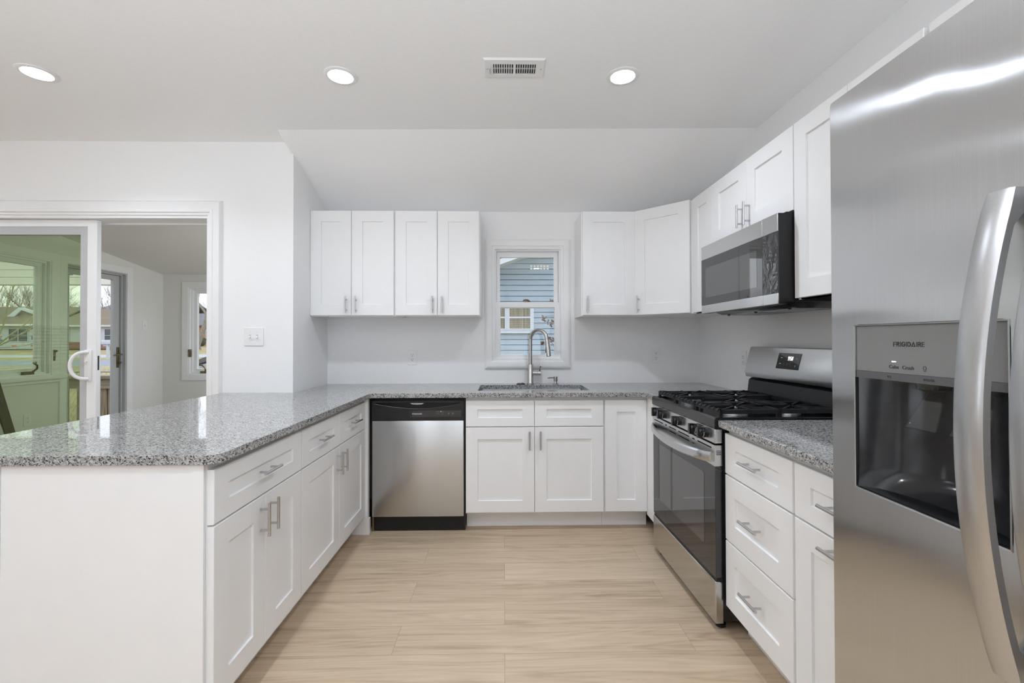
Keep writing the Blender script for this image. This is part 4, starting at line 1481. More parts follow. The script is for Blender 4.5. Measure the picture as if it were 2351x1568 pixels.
seg_digit('9', -.004, .084)
seg_digit('5', .0115, .084)
seg_digit('8', .0245, .084)
for b in (.089, .0965):
    sg.prism([(.0070, b), (.0090, b), (.0090, b + .002), (.0070, b + .002)], PK, 0.0022, 0.0027)
sg.build('clock_digits', 'led_white', dsp)
kl = MB()
for a, b, w, h in ((-.058, .094, .013, .0035), (-.060, .062, .013, .0035)):
    kl.prism([(a - w / 2, b), (a + w / 2, b), (a + w / 2, b + h), (a - w / 2, b + h)], PK, 0.0022, 0.0026)
for a, b, s_ in ((.062, .090, 1), (.062, .060, -1)):
    for q in (-1, 1):
        kl.prism([(a, b + s_ * .010), (a + q * .0055, b), (a + q * .0055 - q * .0015, b - .0005), (a, b + s_ * .0075)], PK, 0.0022, 0.0026)
kl.build('key_legends', 'ink_white', dsp)
kg = MB()
for a in (-.030, -.004, .024):
    kg.prism(rrect(a - .005, a + .005, .056, .069, .002, 2), PK, 0.0022, 0.0025, [rrect(a - .004, a + .004, .057, .068, .0018, 2)[::-1]])
kg.build('key_icons', 'ink_grey', dsp)
rg.rotation_euler = (0, 0, radians(1.4))

# ------------------------------------------------------------------ microwave
MX, MY0, MY1 = 1.181, 1.9325, 2.6870
MZ0, MZ1 = 1.405, 1.7985
mw = thing('microwave', (1.37, 2.31, MZ0), 'stainless and black over-the-range microwave under the short cabinet', 'microwave')
PM = lambda a, b, d: (MX - d, a, b)
bd = MB().box(MX + .041, 1.560, MY0 + .002, MY1 - .002, MZ0 + .012, MZ1 + .006)
bd.build('chassis', 'black_plastic', mw)
ys = 2.0475
for nm, ya, yb, gmat in (('door', ys + .001, MY1, 'black_glass'), ('control_panel', MY0, ys - .001, 'film_glass')):
    base = MB().box(MX + .006, MX + .040, ya, yb, MZ0, MZ1).build(nm, 'black_plastic', mw)
    MB().box(MX - .0, MX + .0058, ya, yb, 1.7205, MZ1).build('top_band', 'range_steel', base, bevel=0.0015)
    MB().box(MX - .0, MX + .0058, ya, yb, MZ0, 1.4525).build('bottom_band', 'range_steel', base, bevel=0.0015)
    MB().box(MX + .0005, MX + .0058, ya, yb, 1.453, 1.720).build('glass', gmat, base)
    if nm == 'door':
        MB().prism(rrect(ya + .045, yb - .055, 1.495, 1.668, .006, 3), PM, -0.0004, 0.0001).build('viewing_window', 'oven_window', base)
ub = MB()
ub.add([(MX + .05, MY0 + .03, MZ0 + .012), (1.555, MY0 + .03, MZ0 + .012), (1.555, MY1 - .03, MZ0 + .012), (MX + .05, MY1 - .03, MZ0 + .012),
        (MX + .09, MY0 + .07, MZ0 - .012), (1.53, MY0 + .07, MZ0 - .012), (1.53, MY1 - .07, MZ0 - .012), (MX + .09, MY1 - .07, MZ0 - .012)],
       [(0, 1, 2, 3), (7, 6, 5, 4), (0, 4, 5, 1), (1, 5, 6, 2), (2, 6, 7, 3), (3, 7, 4, 0)])
ubo = ub.build('underside', 'black_enamel', mw)
for ya, yb in ((MY0 + .09, MY0 + .34), (MY1 - .34, MY1 - .09)):
    fm = MB().box(MX + .13, MX + .30, ya, yb, MZ0 - .0145, MZ0 - .0122)
    for k in range(8):
        fm.box(MX + .14 + k * .019, MX + .150 + k * .019, ya + .01, yb - .01, MZ0 - .0165, MZ0 - .0146)
    fm.build('grease_filter', 'tin_grey', ubo)
for y in (MY0 + .10, MY1 - .10, (MY0 + MY1) / 2):
    MB().lathe([(.008, 0), (.008, -.003), (.004, -.006), (0, -.006)], (MX + .115, y, MZ0 - .0122), seg=12).build('screw', 'black_plastic', ubo)

# ------------------------------------------------------------------ refrigerator
FX, FZ1 = 0.730, 1.7785
FY0, FYS, FY1 = 0.090, 0.600, 0.9965      # near edge, seam, far edge
rf = thing('refrigerator', (1.1, 0.54, 0), 'tall stainless side-by-side refrigerator with an ice and water dispenser', 'refrigerator')
PFR = lambda a, b, d: (FX - d, a, b)
MB().box(FX + .112, 1.545, FY0 + .004, FY1 - .004, 0.02, 1.755).build('cabinet', 'grey_panel', rf)
MB().box(FX + .02, FX + .111, FY0 + .01, FY1 - .01, 0.022, 0.10).build('toe_grille', 'black_plastic', rf)
for x in (FX + .15, 1.48):
    for y in (FY0 + .06, FY1 - .06):
        MB().lathe([(.02, .0003), (.02, .01), (.01, .012), (.01, .021)], (x, y, 0), seg=14).build('foot', 'black_plastic', rf)
DY0, DY1, DZ0, DZ1 = 0.640, 0.932, 0.9455, 1.2825      # dispenser opening
dh = rrect(DY0, DY1, DZ0, DZ1, 0.012, 5)


def fdoor(name, y0, y1, hole=None):
    e = 0.008
    ring = rrect(y0, y1, 0.105, FZ1, e, 4)
    d = MB().prism(ring, PFR, -0.108, 0.0, [hole[::-1]] if hole else [])
    return d.build(name, 'fridge_steel', rf, bevel=0.006, segs=3)


fz = fdoor('freezer_door', FYS + .002, FY1, dh)
fd = fdoor('refrigerator_door', FY0, FYS - .002)
# dispenser set in the freezer door
dr2 = MB().sweep_rect([(0, -0.001), (0, 0.0015), (-0.0025, 0.0010), (-0.0025, -0.060), (0.0, -0.060)], PFR, DY0 + .0005, DY1 - .0005, DZ0 + .0005, DZ1 - .0005)
dpo = dr2.build('dispenser_bezel', 'range_steel', fz)
ia, ib = DY0 + .0035, DY1 - .0035
MB().box(FX + .0025, FX + .060, ia, ib, 1.1890, DZ1 - .0035).build('dispenser_panel', 'grey_panel', fz)
MB().box(FX + .0015, FX + .060, ia, ib, 1.1745, 1.1886).build('dispenser_lip', 'grey_lip', fz)
cav = MB()
# curved cavity: open towards the room
prof = []
for i in range(15):
    t = i / 14
    y = ia + (ib - ia) * t
    dep = 0.012 + 0.090 * sin(pi * t) ** 0.45 if 0 < t < 1 else 0.006
    prof.append((y, dep))
zs = [DZ0 + .004, DZ0 + .020, DZ0 + .045, 1.1740]
sc_ = [0.55, 0.80, 1.0, 1.0]
vs, fs = [], []
for z, s_ in zip(zs, sc_):
    for y, dep in prof:
        vs.append((FX + dep * s_, y, z))
m_ = len(prof)
for r_ in range(3):
    for k in range(m_ - 1):
        fs.append((r_ * m_ + k, r_ * m_ + k + 1, (r_ + 1) * m_ + k + 1, (r_ + 1) * m_ + k))
fl = len(vs)
cav.add(vs, fs)
cav.add([(FX + .004, y, DZ0 + .004) for y, d_ in prof] + [(FX + max(d_, .005) * .56, y, DZ0 + .0041) for y, d_ in prof], [(k, k + 1, k + 1 + m_, k + m_) for k in range(m_ - 1)])
cvo = cav.build('cavity', 'recess_black', fz, angle=60)
PN = lambda a, b, d: (FX + .0024 - d, (DY0 + DY1) / 2 - a, b)      # a to the right as seen from the room
# the lettering stands towards the far side of the visible half
pn = bpy.data.objects.get('dispenser_panel')
lp = bpy.data.objects.get('dispenser_lip')
logo(0.062, lambda a, b, d: PN(a - .022, 1.2435 + b, d)).build('lettering', 'ink_dark', pn)
text_mesh('Cube', 0.0098, lambda a, b, d: PN(a - .053, 1.2005 + b, d)).build('lettering', 'ink_dark', pn)
text_mesh('Crush', 0.0098, lambda a, b, d: PN(a - .023, 1.2005 + b, d)).build('lettering', 'ink_dark', pn)
MB().prism([(-.0575, 1.2095), (-.0485, 1.2095), (-.0485, 1.2115), (-.0575, 1.2115)], PN, 0, .0004).build('indicator', 'led_white', pn)
bu = MB()
cb = [(.0095 + .0030 * cos(t) if True else 0, 1.2020 + .0033 * sin(t)) for t in [radians(-60 + 300 * i / 14) for i in range(15)]]
cb = [(.0095 + .0030 * cos(radians(-60 + 300 * i / 14)), 1.2020 + .0033 * sin(radians(-60 + 300 * i / 14))) for i in range(15)]
lines = cb + [(.0080, 1.1965), (.0110, 1.1965), cb[0]]
for p, q in zip(lines, lines[1:]):
    a, b = Vector(p), Vector(q)
    t = (b - a)
    if t.length < 1e-6:
        continue
    t = t.normalized()
    nn = Vector((-t.y, t.x)) * .00035
    bu.prism([a - nn, b - nn, b + nn, a + nn], PN, 0, .0004)
bu.build('light_icon', 'ink_dark', pn)
PNL = lambda a, b, d: (FX + .0014 - d, (DY0 + DY1) / 2 - a, b)
text_mesh('ICE', 0.0062, lambda a, b, d: PNL(a - .062, 1.1815 + b, d)).build('lettering', 'ink_dark', lp)
text_mesh('WATER', 0.0062, lambda a, b, d: PNL(a + .018, 1.1815 + b, d)).build('lettering', 'ink_dark', lp)
# clear paddles
for yc, w in ((0.805, 0.030), (0.722, 0.030)):
    pd = MB()
    pd.add([(FX + .050, yc - w * .55, 1.160), (FX + .050, yc + w * .55, 1.160), (FX + .018, yc + w, 1.090), (FX + .018, yc - w, 1.090),
            (FX + .054, yc - w * .55, 1.160), (FX + .054, yc + w * .55, 1.160), (FX + .022, yc + w, 1.088), (FX + .022, yc - w, 1.088)],
           [(0, 1, 2, 3), (7, 6, 5, 4), (0, 4, 5, 1), (1, 5, 6, 2), (2, 6, 7, 3), (3, 7, 4, 0)])
    pd.build('paddle', 'clear_plastic', fz, bevel=0.0012)
    MB().lathe([(.026, 0), (.024, -.012), (.016, -.016), (.014, -.016)], (FX + .045, yc, 1.1743), seg=20).build('chute', 'clear_plastic', fz)
# bowed handles
def bow_handle(parent, yc, z0, z1):
    n_ = 26
    vs, fs = [], []
    w = 0.0205
    for i in range(n_ + 1):
        t = i / n_
        z = z0 + (z1 - z0) * t
        b_ = 1 - (2 * t - 1) ** 2
        xo = FX - 0.030 - 0.052 * b_
        th = 0.0165 if 0.06 < t < 0.94 else 0.0165 + 0.014
        xi = xo + th
        wi = w * (0.92 if i in (0, n_) else 1.0)
        for x_, y_ in ((xo + .004, yc + wi), (xo, yc + wi - .005), (xo, yc - wi + .005), (xo + .004, yc - wi), (xi, yc - wi + .002), (xi, yc + wi - .002)):
            vs.append((min(x_, FX - .0006), y_, z))
    for i in range(n_):
        for k in range(6):
            k2 = (k + 1) % 6
            fs.append((i * 6 + k, i * 6 + k2, i * 6 + 6 + k2, i * 6 + 6 + k))
    fs += [tuple(range(6))[::-1], tuple(n_ * 6 + k for k in range(6))]
    return MB().add(vs, fs).build('handle', 'fridge_handle_steel', parent, angle=40)


bow_handle(fz, 0.6275, 0.775, 1.463)
bow_handle(fd, 0.555, 0.775, 1.463)

# ------------------------------------------------------------------ sunroom odds and ends
for (ya, yb, xo) in ((4.245, 3.90, 0.0), (4.195, 3.80, 0.035)):
    b = MB().obox((SXL + .085 + xo, (ya + yb) / 2, 0.70), (1, 0, 0), (0, 1, (1.40) / (yb - ya) * -0.0), Vector((-.045, yb - ya, 1.40)), .010, .020, .70)
    o = b.build('lumber_strip', 'lumber_dark')
    tag(o, 'long dark wood strip leaning by the sunroom window, nearer the storm door' if xo == 0 else 'long dark wood strip leaning by the sunroom window, farther from the storm door', 'wood strip', 'leaning wood strips')

# ------------------------------------------------------------------ outside, street side
random.seed(21)


def ground_z(y):
    pts = [(-30, -.60), (10, -.60), (16, -.25), (20, 0.0), (38, 0.0), (50, 0.34), (120, 0.9)]
    for (a, za), (b, zb) in zip(pts, pts[1:]):
        if a <= y <= b:
            return za + (zb - za) * (y - a) / (b - a)
    return 0.9


def strip(y0, y1, x0=-120.0, x1=60.0, lift=0.0, n=6):
    mb = MB()
    ys = [y0 + (y1 - y0) * i / n for i in range(n + 1)]
    vs = []
    for y in ys:
        for x in (x0, x1):
            vs.append((x, y, ground_z(y) + lift))
    for y in ys:
        for x in (x0, x1):
            vs.append((x, y, ground_z(y) + lift - .25))
    m = 2 * (n + 1)
    fs = [(2 * i, 2 * i + 1, 2 * i + 3, 2 * i + 2) for i in range(n)] + [(m + 2 * i + 2, m + 2 * i + 3, m + 2 * i + 1, m + 2 * i) for i in range(n)]
    fs += [(0, m, m + 1, 1), (2 * n, 2 * n + 1, m + 2 * n + 1, m + 2 * n)]
    return mb.add(vs, fs)


lw = MB()
for a, b in ((-30, 10), (10, 16), (16, 22)):
    lw.v, lw.f = lw.v, lw.f
    s_ = strip(a, b, n=1)
    lw.add(s_.v, s_.f)
tag(lw.build('ground', 'lawn'), 'dry winter lawn around the house', 'lawn', kind='structure')
tag(strip(22, 29).build('road', 'asphalt'), 'grey asphalt street in front of the house', 'road', kind='structure')
tag(strip(29, 33.5).build('verge', 'lawn'), 'strip of dry grass along the street', 'lawn', kind='structure')
tag(strip(33.5, 39).build('pavement', 'concrete'), 'pale paved strip on the far side of the street', 'pavement', kind='structure')
tag(strip(39, 120, n=3).build('far_ground', 'lawn'), 'dry lawn in front of the houses across the street', 'lawn', kind='structure')

# porch and deck
pr_ = thing('porch_roof', (-8.0, 8.0, 2.14), 'cream boarded porch roof edge outside the sunroom', 'porch roof', kind='structure')
bm_ = MB().box(-12.4, -5.35, 7.36, 7.47, 2.14, 2.86)
for k in range(6):
    bm_.box(-12.4, -5.35, 7.345, 7.361, 2.143 + k * .12, 2.143 + k * .12 + .112)
bm_.build('fascia', 'siding_cream', pr_)
MB().box(-12.5, -5.3, 7.33, 9.2, 2.861, 2.95).build('roof', 'shingles', pr_)
for x in (-12.2, -5.45):
    MB().box(x - .06, x + .06, 9.0, 9.12, -.60, 2.8605).build('porch_post', 'siding_cream', pr_)
dk = thing('deck', (-6.2, 5.5, -.2), 'grey weathered wooden deck outside the storm door', 'deck', kind='structure')
MB().box(-7.4, SXL - .15, 3.4, 6.95, -.20, -.15).build('boards', 'deck_wood', dk)
MB().box(-7.3, SXL - .2, 3.5, 6.9, -.599, -.201).build('skirt', 'deck_wood', dk)
rl = thing('deck_railing', (-5.7, 6.7, -.15), 'weathered wooden deck railing just outside the storm door', 'railing')
MB().box(-7.35, -5.05, 6.56, 6.70, 0.700, 0.742, .006).build('top_rail', 'rail_wood', rl)
MB().box(-7.35, -5.05, 6.60, 6.64, 0.560, 0.699).build('face_board', 'rail_wood', rl)
MB().box(-7.35, -5.05, 6.61, 6.65, -.02, 0.07).build('bottom_rail', 'rail_wood', rl)
for x in (-7.3, -5.79, -5.66):
    MB().box(x - .055, x + .055, 6.645, 6.755, -.1495, 0.6995, .004).build('post', 'post_wood', rl)
for k in range(9):
    x = -7.15 + k * .15
    MB().box(x - .018, x + .018, 6.601, 6.609, .0701, .5599).build('baluster', 'rail_wood', rl)
for k in range(4):
    x = -5.55 + k * .115
    MB().box(x - .014, x + .014, 6.601, 6.609, .0701, .5599).build('baluster', 'siding_white', rl)
# chain link fence
fn = thing('chain_link_fence', (-9, 9.6, -.6), 'galvanised chain link fence across the front yard', 'fence')
fy_ = 9.6
MB().tube([(-24, fy_, 0.60), (4, fy_, 0.60)], .024, 8).build('top_rail', 'galvanised', fn)
for i in range(11):
    x = -24 + i * 2.8
    MB().tube([(x, fy_ + .03, -.598), (x, fy_ + .03, .63)], .03, 8).build('post', 'galvanised', fn)
ms = MB()
d = .10
x = -14.5
while x < -4.0:
    for s in (1, -1):
        # each wire climbs across the mesh
        ms.add([(x, fy_ - .003, -.58), (x + .006, fy_ - .003, -.58), (x + s * 1.2 * .62 + .006, fy_ - .003, .64), (x + s * 1.2 * .62, fy_ - .003, .64),
                (x, fy_ + .002, -.58), (x + .006, fy_ + .002, -.58), (x + s * 1.2 * .62 + .006, fy_ + .002, .64), (x + s * 1.2 * .62, fy_ + .002, .64)],
               [(0, 1, 2, 3), (7, 6, 5, 4), (0, 4, 5, 1), (1, 5, 6, 2), (2, 6, 7, 3), (3, 7, 4, 0)])
    x += d
ms.build('mesh', 'galvanised', fn)['kind'] = 'stuff'
# mailbox
mbx = thing('mailbox', (-26.0, 30.2, 0), 'grey mailbox on a white post beside the street', 'mailbox')
MB().box(-26.07, -25.95, 30.14, 30.26, .0003, .98).box(-26.3, -25.85, 30.16, 30.24, .86, .94).build('post', 'siding_white', mbx)
t = MB()
sec_ = [(-.13, 0), (.13, 0), (.13, .16)] + [(.13 * cos(a), .16 + .13 * sin(a)) for a in [pi * k / 8 for k in range(1, 8)]] + [(-.13, .16)]
t.prism(sec_, lambda a, b, d_: (d_, 30.2 + a, .98 + b), -26.35, -25.65)
t.build('box', 'tin_grey', mbx)


def window_unit(root, wallp, a0, a1, b0, b1, trim='siding_white', mull=1, depth=.06):
    """P(a, b, d): window set on a facade, d towards the viewer"""
    f = MB().sweep_rect([(0, 0), (0, depth), (.09, depth), (.09, 0)], wallp, a0, a1, b0, b1)
    for k in range(mull):
        am = a0 + (a1 - a0) * (k + 1) / (mull + 1)
        f.prism([(am - .04, b0), (am + .04, b0), (am + .04, b1), (am - .04, b1)], wallp, .012, depth)
    fo = f.build('window', trim, root)
    bm2 = (b0 + b1) / 2
    MB().prism([(a0, b0), (a1, b0), (a1, b1), (a0, b1)], wallp, .002, .012).build('pane', 'window_dark', fo)
    MB().prism([(a0, bm2 - .025), (a1, bm2 - .025), (a1, bm2 + .025), (a0, bm2 + .025)], wallp, .0125, .03).build('glazing_bar', trim, fo)
    return fo


# house across the street: wrapped wing and white brick-skirted wing
HY = 50.0
ha = thing('house', (-54, HY + 4, .34), 'low white house with tan shingle roof across the street, partly in building wrap', 'house')
PH = lambda a, b, d: (a, HY - d, b)
g0 = .30
MB().box(-66, -49.4, HY, HY + 8, g0, 2.85).build('wall', 'house_wrap', ha)
MB().box(-49.39, -41.3, HY + .2, HY + 8, g0, 2.75).build('wall', 'siding_white', ha)
MB().box(-49.39, -41.3, HY + .05, HY + .199, g0, 1.05).build('brick_skirt', 'brick_red', ha)
for a0, a1 in ((-53.6, -51.6), (-60.3, -58.5)):
    window_unit(ha, PH, a0, a1, 1.15, 2.5, mull=1)
PH2 = lambda a, b, d: (a, HY + .2 - d, b)
for a0, a1 in ((-48.3, -47.4), (-43.55, -41.8)):
    window_unit(ha, PH2, a0, a1, 1.12, 2.45, mull=1)
rf_ = MB()


def roof(mb, x0, x1, y0, y1, ze, zr, th=.16, oh=.5):
    ymid = (y0 + y1) / 2
    sec = [(y0 - oh, ze - .12), (ymid, zr), (y1 + oh, ze - .12), (y1 + oh, ze - .12 + th), (ymid, zr + th), (y0 - oh, ze - .12 + th)]
    mb.prism(sec, lambda a, b, d_: (d_, a, b), x0, x1)
    return mb


roof(rf_, -66.4, -49.0, HY, HY + 8, 2.95, 5.0).build('roof', 'shingles', ha)
roof(MB(), -48.98, -41.0, HY + .2, HY + 8, 2.85, 4.75).build('roof', 'shingles', ha)
MB().box(-66.4, -49.0, HY - .56, HY - .50, 2.80, 3.0).build('gutter', 'siding_cream', ha)
MB().box(-48.98, -41.0, HY - .36, HY - .30, 2.70, 2.9).build('gutter', 'siding_white', ha)
# cross gable: white raking boards and its little roof plane
cg = MB()
cg.prism([(-56.6, 2.95), (-55.6, 2.95), (-53.8, 4.62), (-49.2, 3.05), (-49.2, 3.32), (-53.7, 4.92), (-54.1, 4.92)], PH, -1.6, -1.4)
cg.build('rake_board', 'fascia_white', ha)
MB().prism([(-56.2, 2.97), (-49.6, 2.97), (-53.9, 4.6)], PH, -1.8, -1.61).build('gable', 'shingles', ha)
wr = MB()
for (a, b, w, h) in ((-56.4, 1.85, .9, .35), (-54.9, 1.55, .55, .16), (-55.3, .55, .5, .16), (-53.3, .55, .5, .16), (-51.3, .58, .5, .16), (-50.2, .55, .4, .16), (-57.8, .6, .5, .16)):
    wr.prism([(a, b), (a + w, b + .05), (a + w, b + h), (a, b + h)], PH, .002, .02)
wr.build('wrap_stripes', 'wrap_orange', ha)
for a, b in ((-55.0, 1.25), (-57.4, 1.2), (-50.6, 1.5)):
    text_mesh('Tyvek', .62, lambda p, q, d_, a=a, b=b: (a + p, HY - .004 - d_, b + q), .02).build('lettering', 'wrap_blue', ha)
# taller orange house behind
hb_ = thing('house', (-60, 72, .5), 'tall orange brick house with a grey roof behind the white house', 'house')
MB().box(-62, -50, 70, 78, .4, 5.4).build('wall', 'brick_orange', hb_)
roof(MB(), -62.6, -49.4, 70, 78, 5.55, 7.0).build('roof', 'shingles_grey', hb_)
MB().box(-62.6, -49.4, 69.36, 69.44, 5.35, 5.55).build('gutter', 'siding_white', hb_)
# orange house in the far window
hc = thing('house', (-43, 67, .34), 'orange brick house beyond the big tree in the far sunroom window', 'house')
MB().box(-46.6, -40.0, 64, 71, .4, 3.2).build('wall', 'brick_orange', hc)
roof(MB(), -47.2, -39.4, 64, 71, 3.3, 5.0).build('roof', 'shingles_grey', hc)
window_unit(hc, lambda a, b, d: (a, 64 - d, b), -41.6, -40.6, 1.3, 2.6)


def blob(mb, c, rx, ry, rz, n=9, m=14, amp=.22):
    vs, fs = [], []
    for i in range(n + 1):
        th = pi * i / n
        for k in range(m):
            ph = 2 * pi * k / m
            q = 1 + random.uniform(-amp, amp)
            vs.append((c[0] + rx * q * sin(th) * cos(ph), c[1] + ry * q * sin(th) * sin(ph), c[2] + rz * q * cos(th)))
    for i in range(n):
        for k in range(m):
            k2 = (k + 1) % m
            fs.append((i * m + k, (i + 1) * m + k, (i + 1) * m + k2, i * m + k2))
    return mb.add(vs, fs)


for i, (x, y, r_, lb) in enumerate(((-41.2, 61.5, .8, 'dark trimmed bush in front of the orange house'), (-58.5, 47.6, .7, 'dark low bush in front of the wrapped house'))):
    tag(blob(MB(), (x, y, ground_z(y) + r_ * .75), r_ * 1.3, r_, r_ * .85).build('bush', 'bush_green'), lb, 'bush')


# bare trees
def limb(mb, p, d, L, r, lev, maxlev, spread=.75, up=.25, seg=5, kids=(3, 4)):
    pts, rs = [Vector(p)], [r]
    d = Vector(d).normalized()
    ns = 3
    for i in range(ns):
        d = (d + Vector((random.uniform(-.18, .18), random.uniform(-.18, .18), random.uniform(-.06, .16)))).normalized()
        pts.append(pts[-1] + d * L / ns)
        rs.append(r * (1 - .45 * (i + 1) / ns))
    mb.tube(pts, rs, max(3, seg - lev), caps=False)
    if lev < maxlev:
        for k in range(random.randint(*kids)):
            t = random.uniform(.4, 1.0) if k else 1.0
            i = min(ns - 1, int(t * ns))
            q = pts[i].lerp(pts[i + 1], t * ns - i) if t < 1 else pts[-1]
            nd = (d + Vector((random.uniform(-1, 1), random.uniform(-1, 1), random.uniform(-.35, .75) + up)) * spread).normalized()
            limb(mb, q, nd, L * random.uniform(.55, .8), r * (1 - .45 * t) * random.uniform(.5, .72), lev + 1, maxlev, spread, up, seg, kids)


def bare_tree(loc, H, r, label, cat='tree', group=None, mat='bark', maxlev=4, lean=(0, 0), kids=(3, 4)):
    t = thing('bare_tree', loc, label, cat, group)
    tr_ = MB()
    o = Vector(loc)
    top = o + Vector((lean[0], lean[1], H * .32))
    tr_.tube([o + Vector((0, 0, -.05)), o + Vector((0, 0, H * .03)), o.lerp(top, .5), top], [r * 1.5, r * 1.05, r * .9, r * .8], 9)
    tr_.build('trunk', mat, t)
    cr = MB()
    n = random.randint(4, 5)
    for k in range(n):
        an = 2 * pi * k / n + random.uniform(-.4, .4)
        limb(cr, top - Vector((0, 0, random.uniform(0, H * .08))), (cos(an) * .7, sin(an) * .7, random.uniform(.6, 1.2)), H * random.uniform(.24, .32), r * .55, 1, maxlev, kids=kids)
    cr.build('branches', mat, t)
    return t


GT = 'bare trees behind the houses'
LB = 'bare leafless tree in the row behind the houses across the street'
protos = [bare_tree((x, y, ground_z(y)), h, .24, LB, 'tree', GT, maxlev=5, kids=(4, 5)) for x, y, h in ((-76, 63.5, 10.5), (-64.5, 63.8, 11), (-52, 63, 10))]
for i, (x, y) in enumerate(((-88, 64), (-36.5, 74), (-92, 72), (-84, 77.5), (-70.5, 76.5), (-45.5, 80), (-99, 86), (-89, 91), (-78, 89), (-67, 90), (-57, 88), (-46, 91), (-38, 84), (-36, 95), (-100, 98), (-82, 100), (-70, 102), (-56, 103))):
    c = copy_tree(protos[i % 3])
    c.location = (x, y, ground_z(y))
    c.rotation_euler = (0, 0, i * 1.7)
    s = .86 + .05 * (i % 4)
    c.scale = (s, s, s)
bare_tree((-32.1, 48.0, .29), 12, .25, 'big grey tree by the street seen in the far sunroom window', mat='bark', lean=(1.1, 0))
bare_tree((-34.2, 61.0, .45), 9, .22, 'slimmer grey tree just right of the big grey tree by the street', mat='bark')
# tree close to the near window
nt_ = thing('bare_tree', (-14.35, 12.6, ground_z(12.6)), 'spreading pale bare tree in the front yard close to the near sunroom window', 'tree')
o = Vector((-14.35, 12.6, ground_z(12.6)))
tr_ = MB()
tr_.tube([o + Vector((0, 0, -.05)), o + Vector((.05, 0, .5)), o + Vector((.3, 0, 1.0)), o + Vector((.45, 0, 1.55))], [.15, .11, .095, .08], 9)
tr_.build('trunk', 'bark_pale', nt_)
br_ = MB()
random.seed(5)
tp_ = o + Vector((.45, 0, 1.5))
for d, L, r in (((1, .1, .9), 1.5, .024), ((.9, -.2, .35), 1.4, .02), ((-.2, 0, 1), 1.8, .034), ((.6, .2, 1.5), 1.9, .026), ((1.1, .2, .05), 1.0, .015), ((-.8, .1, .8), 1.6, .024), ((.8, .3, .6), 1.3, .018)):
    limb(br_, tp_, d, L, r, 1, 5, .7, .12, kids=(3, 4))
br_.build('branches', 'bark_pale', nt_)

# ------------------------------------------------------------------ outside the kitchen window
NY = 11.0
nb = thing('neighbor_house', (0.2, NY + 4, -.5), 'pale blue sided house next door seen through the sink window', 'house')
PNb = lambda a, b, d: (a, NY - d, b)
cs_ = .1315
lap = MB()
z = -.60
xr = 7.0
sl2 = .357
ridge_z = lambda x: 2.999 + sl2 * (x + .084)       # underside of the rake, rising to the right
apex = 2.6
while z < 3.9:
    z2 = z + cs_
    # gable clips the courses on both sides
    xl = -7.0 if z < 1.9 else max(-7.0, (z2 - 3.199) / sl2 - .084)
    xr_ = 2 * apex - xl if z >= 1.9 else 12.0
    xr_ = min(12.0, xr_)
    if xr_ > xl:
        lap.add([(xl, NY - .028, z + .018), (xr_, NY - .028, z + .018), (xr_, NY - .022, z2), (xl, NY - .022, z2), (xl, NY + .06, z + .018), (xr_, NY + .06, z + .018), (xr_, NY + .06, z2), (xl, NY + .06, z2)],
                [(0, 1, 2, 3), (0, 4, 5, 1), (3, 2, 6, 7), (4, 7, 6, 5), (0, 3, 7, 4), (1, 5, 6, 2)])
        lap.box(xl, xr_, NY + .040, NY + .06, z, z + .0181)
    z = z2
lap.build('siding', 'siding_blue', nb, angle=10)
MB().box(-6.9, 11.9, NY + .061, NY + 8, -.60, 1.9).build('wall', 'siding_blue', nb)
rk = MB()
# rake: soffit, fascia and shingles as slabs running up to the apex, overhanging the wall
for (lo_z, hi_z, y0_, y1_, mt, nm) in ((0.0, .035, NY - .60, NY - .029, 'fascia_white', 'soffit'), (-.03, .10, NY - .66, NY - .605, 'fascia_white', 'fascia'), (.14, .24, NY - .70, NY + 8.2, 'shingles_grey', 'roof')):
    q = MB()
    xa = -7.2
    q.prism([(xa, ridge_z(xa) + lo_z), (apex, ridge_z(apex) + lo_z), (2 * apex - xa, ridge_z(xa) + lo_z), (2 * apex - xa, ridge_z(xa) + hi_z), (apex, ridge_z(apex) + hi_z), (xa, ridge_z(xa) + hi_z)],
            lambda a, b, d: (a, d, b), y0_, y1_)
    q.build(nm, mt, nb)
vg = MB()
for i in range(6):
    for k in range(2):
        a = .632 + i * .0795
        b = 2.945 + k * .062
        vg.prism(rrect(a, a + .056, b, b + .044, .008, 2), PNb, .018, .042)
vg.build('gable_vent', 'siding_cream', nb)
wn_ = thing  # (keeps the helper name free)
fw = MB()
wa, wb, wz0, wz1 = -.48, .629, 1.514, 2.03
fw.sweep_rect([(0, 0.0), (0, .080), (.055, .075), (.09, .050), (.09, 0)], PNb, wa, wb, wz0, wz1)
fw.prism([(.0146, wz0), (.131, wz0), (.131, wz1), (.0146, wz1)], PNb, .01, .078)
fwo = fw.build('window', 'fascia_white', nb)
MB().prism([(wa, wz0 - .115), (wb + .11, wz0 - .115), (wb + .11, wz0 - .075), (wa, wz0 - .075)], PNb, .02, .10).build('window_sill', 'fascia_white', fwo)
MB().prism([(wa, wz0 + .250), (wb, wz0 + .250), (wb, wz0 + .290), (wa, wz0 + .290)], PNb, .050, .072).build('meeting_rail', 'fascia_white', fwo)
MB().prism([(wa, wz0), (wb, wz0), (wb, wz1), (wa, wz1)], PNb, .0480, .0490).build('pane', 'clear_glass', fwo)
cu = MB()
pts_ = []
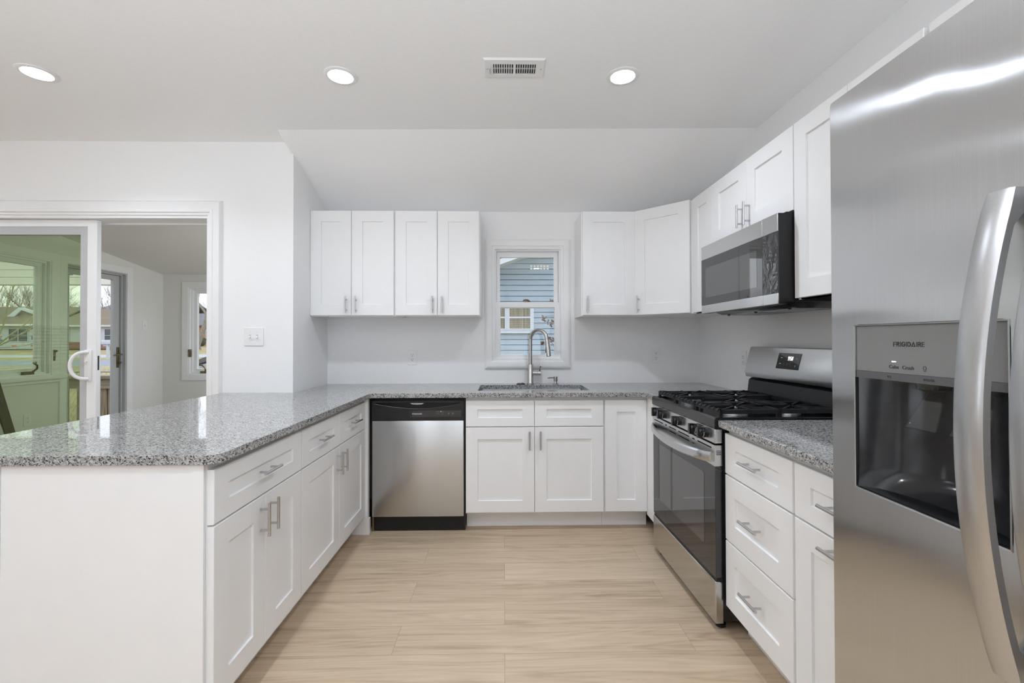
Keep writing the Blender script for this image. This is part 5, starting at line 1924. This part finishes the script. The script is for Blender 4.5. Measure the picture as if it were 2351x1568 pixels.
for i in range(161):
    a = wa + (wb - wa) * i / 160
    pts_.append((a, .037 + .007 * sin(i * 1.1) * (0.6 + .4 * sin(i * .37))))
vs = [PNb(a, wz0, d_) for a, d_ in pts_] + [PNb(a, wz1, d_) for a, d_ in pts_]
m_ = len(pts_)
cu.add(vs, [(k, k + 1, k + 1 + m_, k + m_) for k in range(m_ - 1)])
cu.build('curtain', 'curtain', fwo)

# the shrub with a few brown leaves reaching in from the right
sh = thing('shrub', (1.10, 5.6, -.6), 'thin shrub with a few brown winter leaves outside the sink window', 'shrub')
st_ = MB()
random.seed(3)
st_.tube([(1.10, 5.6, -.6), (1.0, 5.6, .4), (.90, 5.62, 1.1), (.80, 5.6, 1.75)], [.016, .012, .009, .005], 6)
tw = [((.87, 5.62, 1.22), (.56, 5.6, 1.475)), ((.83, 5.6, 1.5), (.47, 5.6, 1.535)), ((.90, 5.6, 1.0), (.48, 5.6, 1.22)), ((.93, 5.6, .9), (.53, 5.6, 1.25)), ((.80, 5.6, 1.7), (.59, 5.6, 1.73))]
for a, b in tw:
    a, b = Vector(a), Vector(b)
    st_.tube([a, a.lerp(b, .5) + Vector((0, 0, .03)), b], [.006, .0045, .0025], 5)
st_.build('stems', 'bark', sh)
lf_ = MB()
for c in ((.481, 5.6, 1.518), (.49, 5.6, 1.50), (.562, 5.6, 1.468), (.60, 5.58, 1.475), (.585, 5.6, 1.44), (.535, 5.6, 1.258), (.57, 5.6, 1.255), (.605, 5.6, 1.238), (.476, 5.6, 1.205), (.61, 5.6, 1.25), (.594, 5.6, 1.725)):
    for k in range(4):
        an, tl = random.uniform(0, 2 * pi), random.uniform(-.9, .9)
        ax = Vector((cos(an), .4 * random.uniform(-1, 1), sin(an))).normalized()
        ay = ax.cross(Vector((0, 1, .3))).normalized()
        az = ax.cross(ay)
        lf_.obox(Vector(c) + Vector((random.uniform(-.025, .025), random.uniform(-.02, .02), random.uniform(-.02, .02))), ax, ay, az, random.uniform(.014, .026), random.uniform(.004, .009), .0012)
lf_.build('leaves', 'leaf_brown', sh)
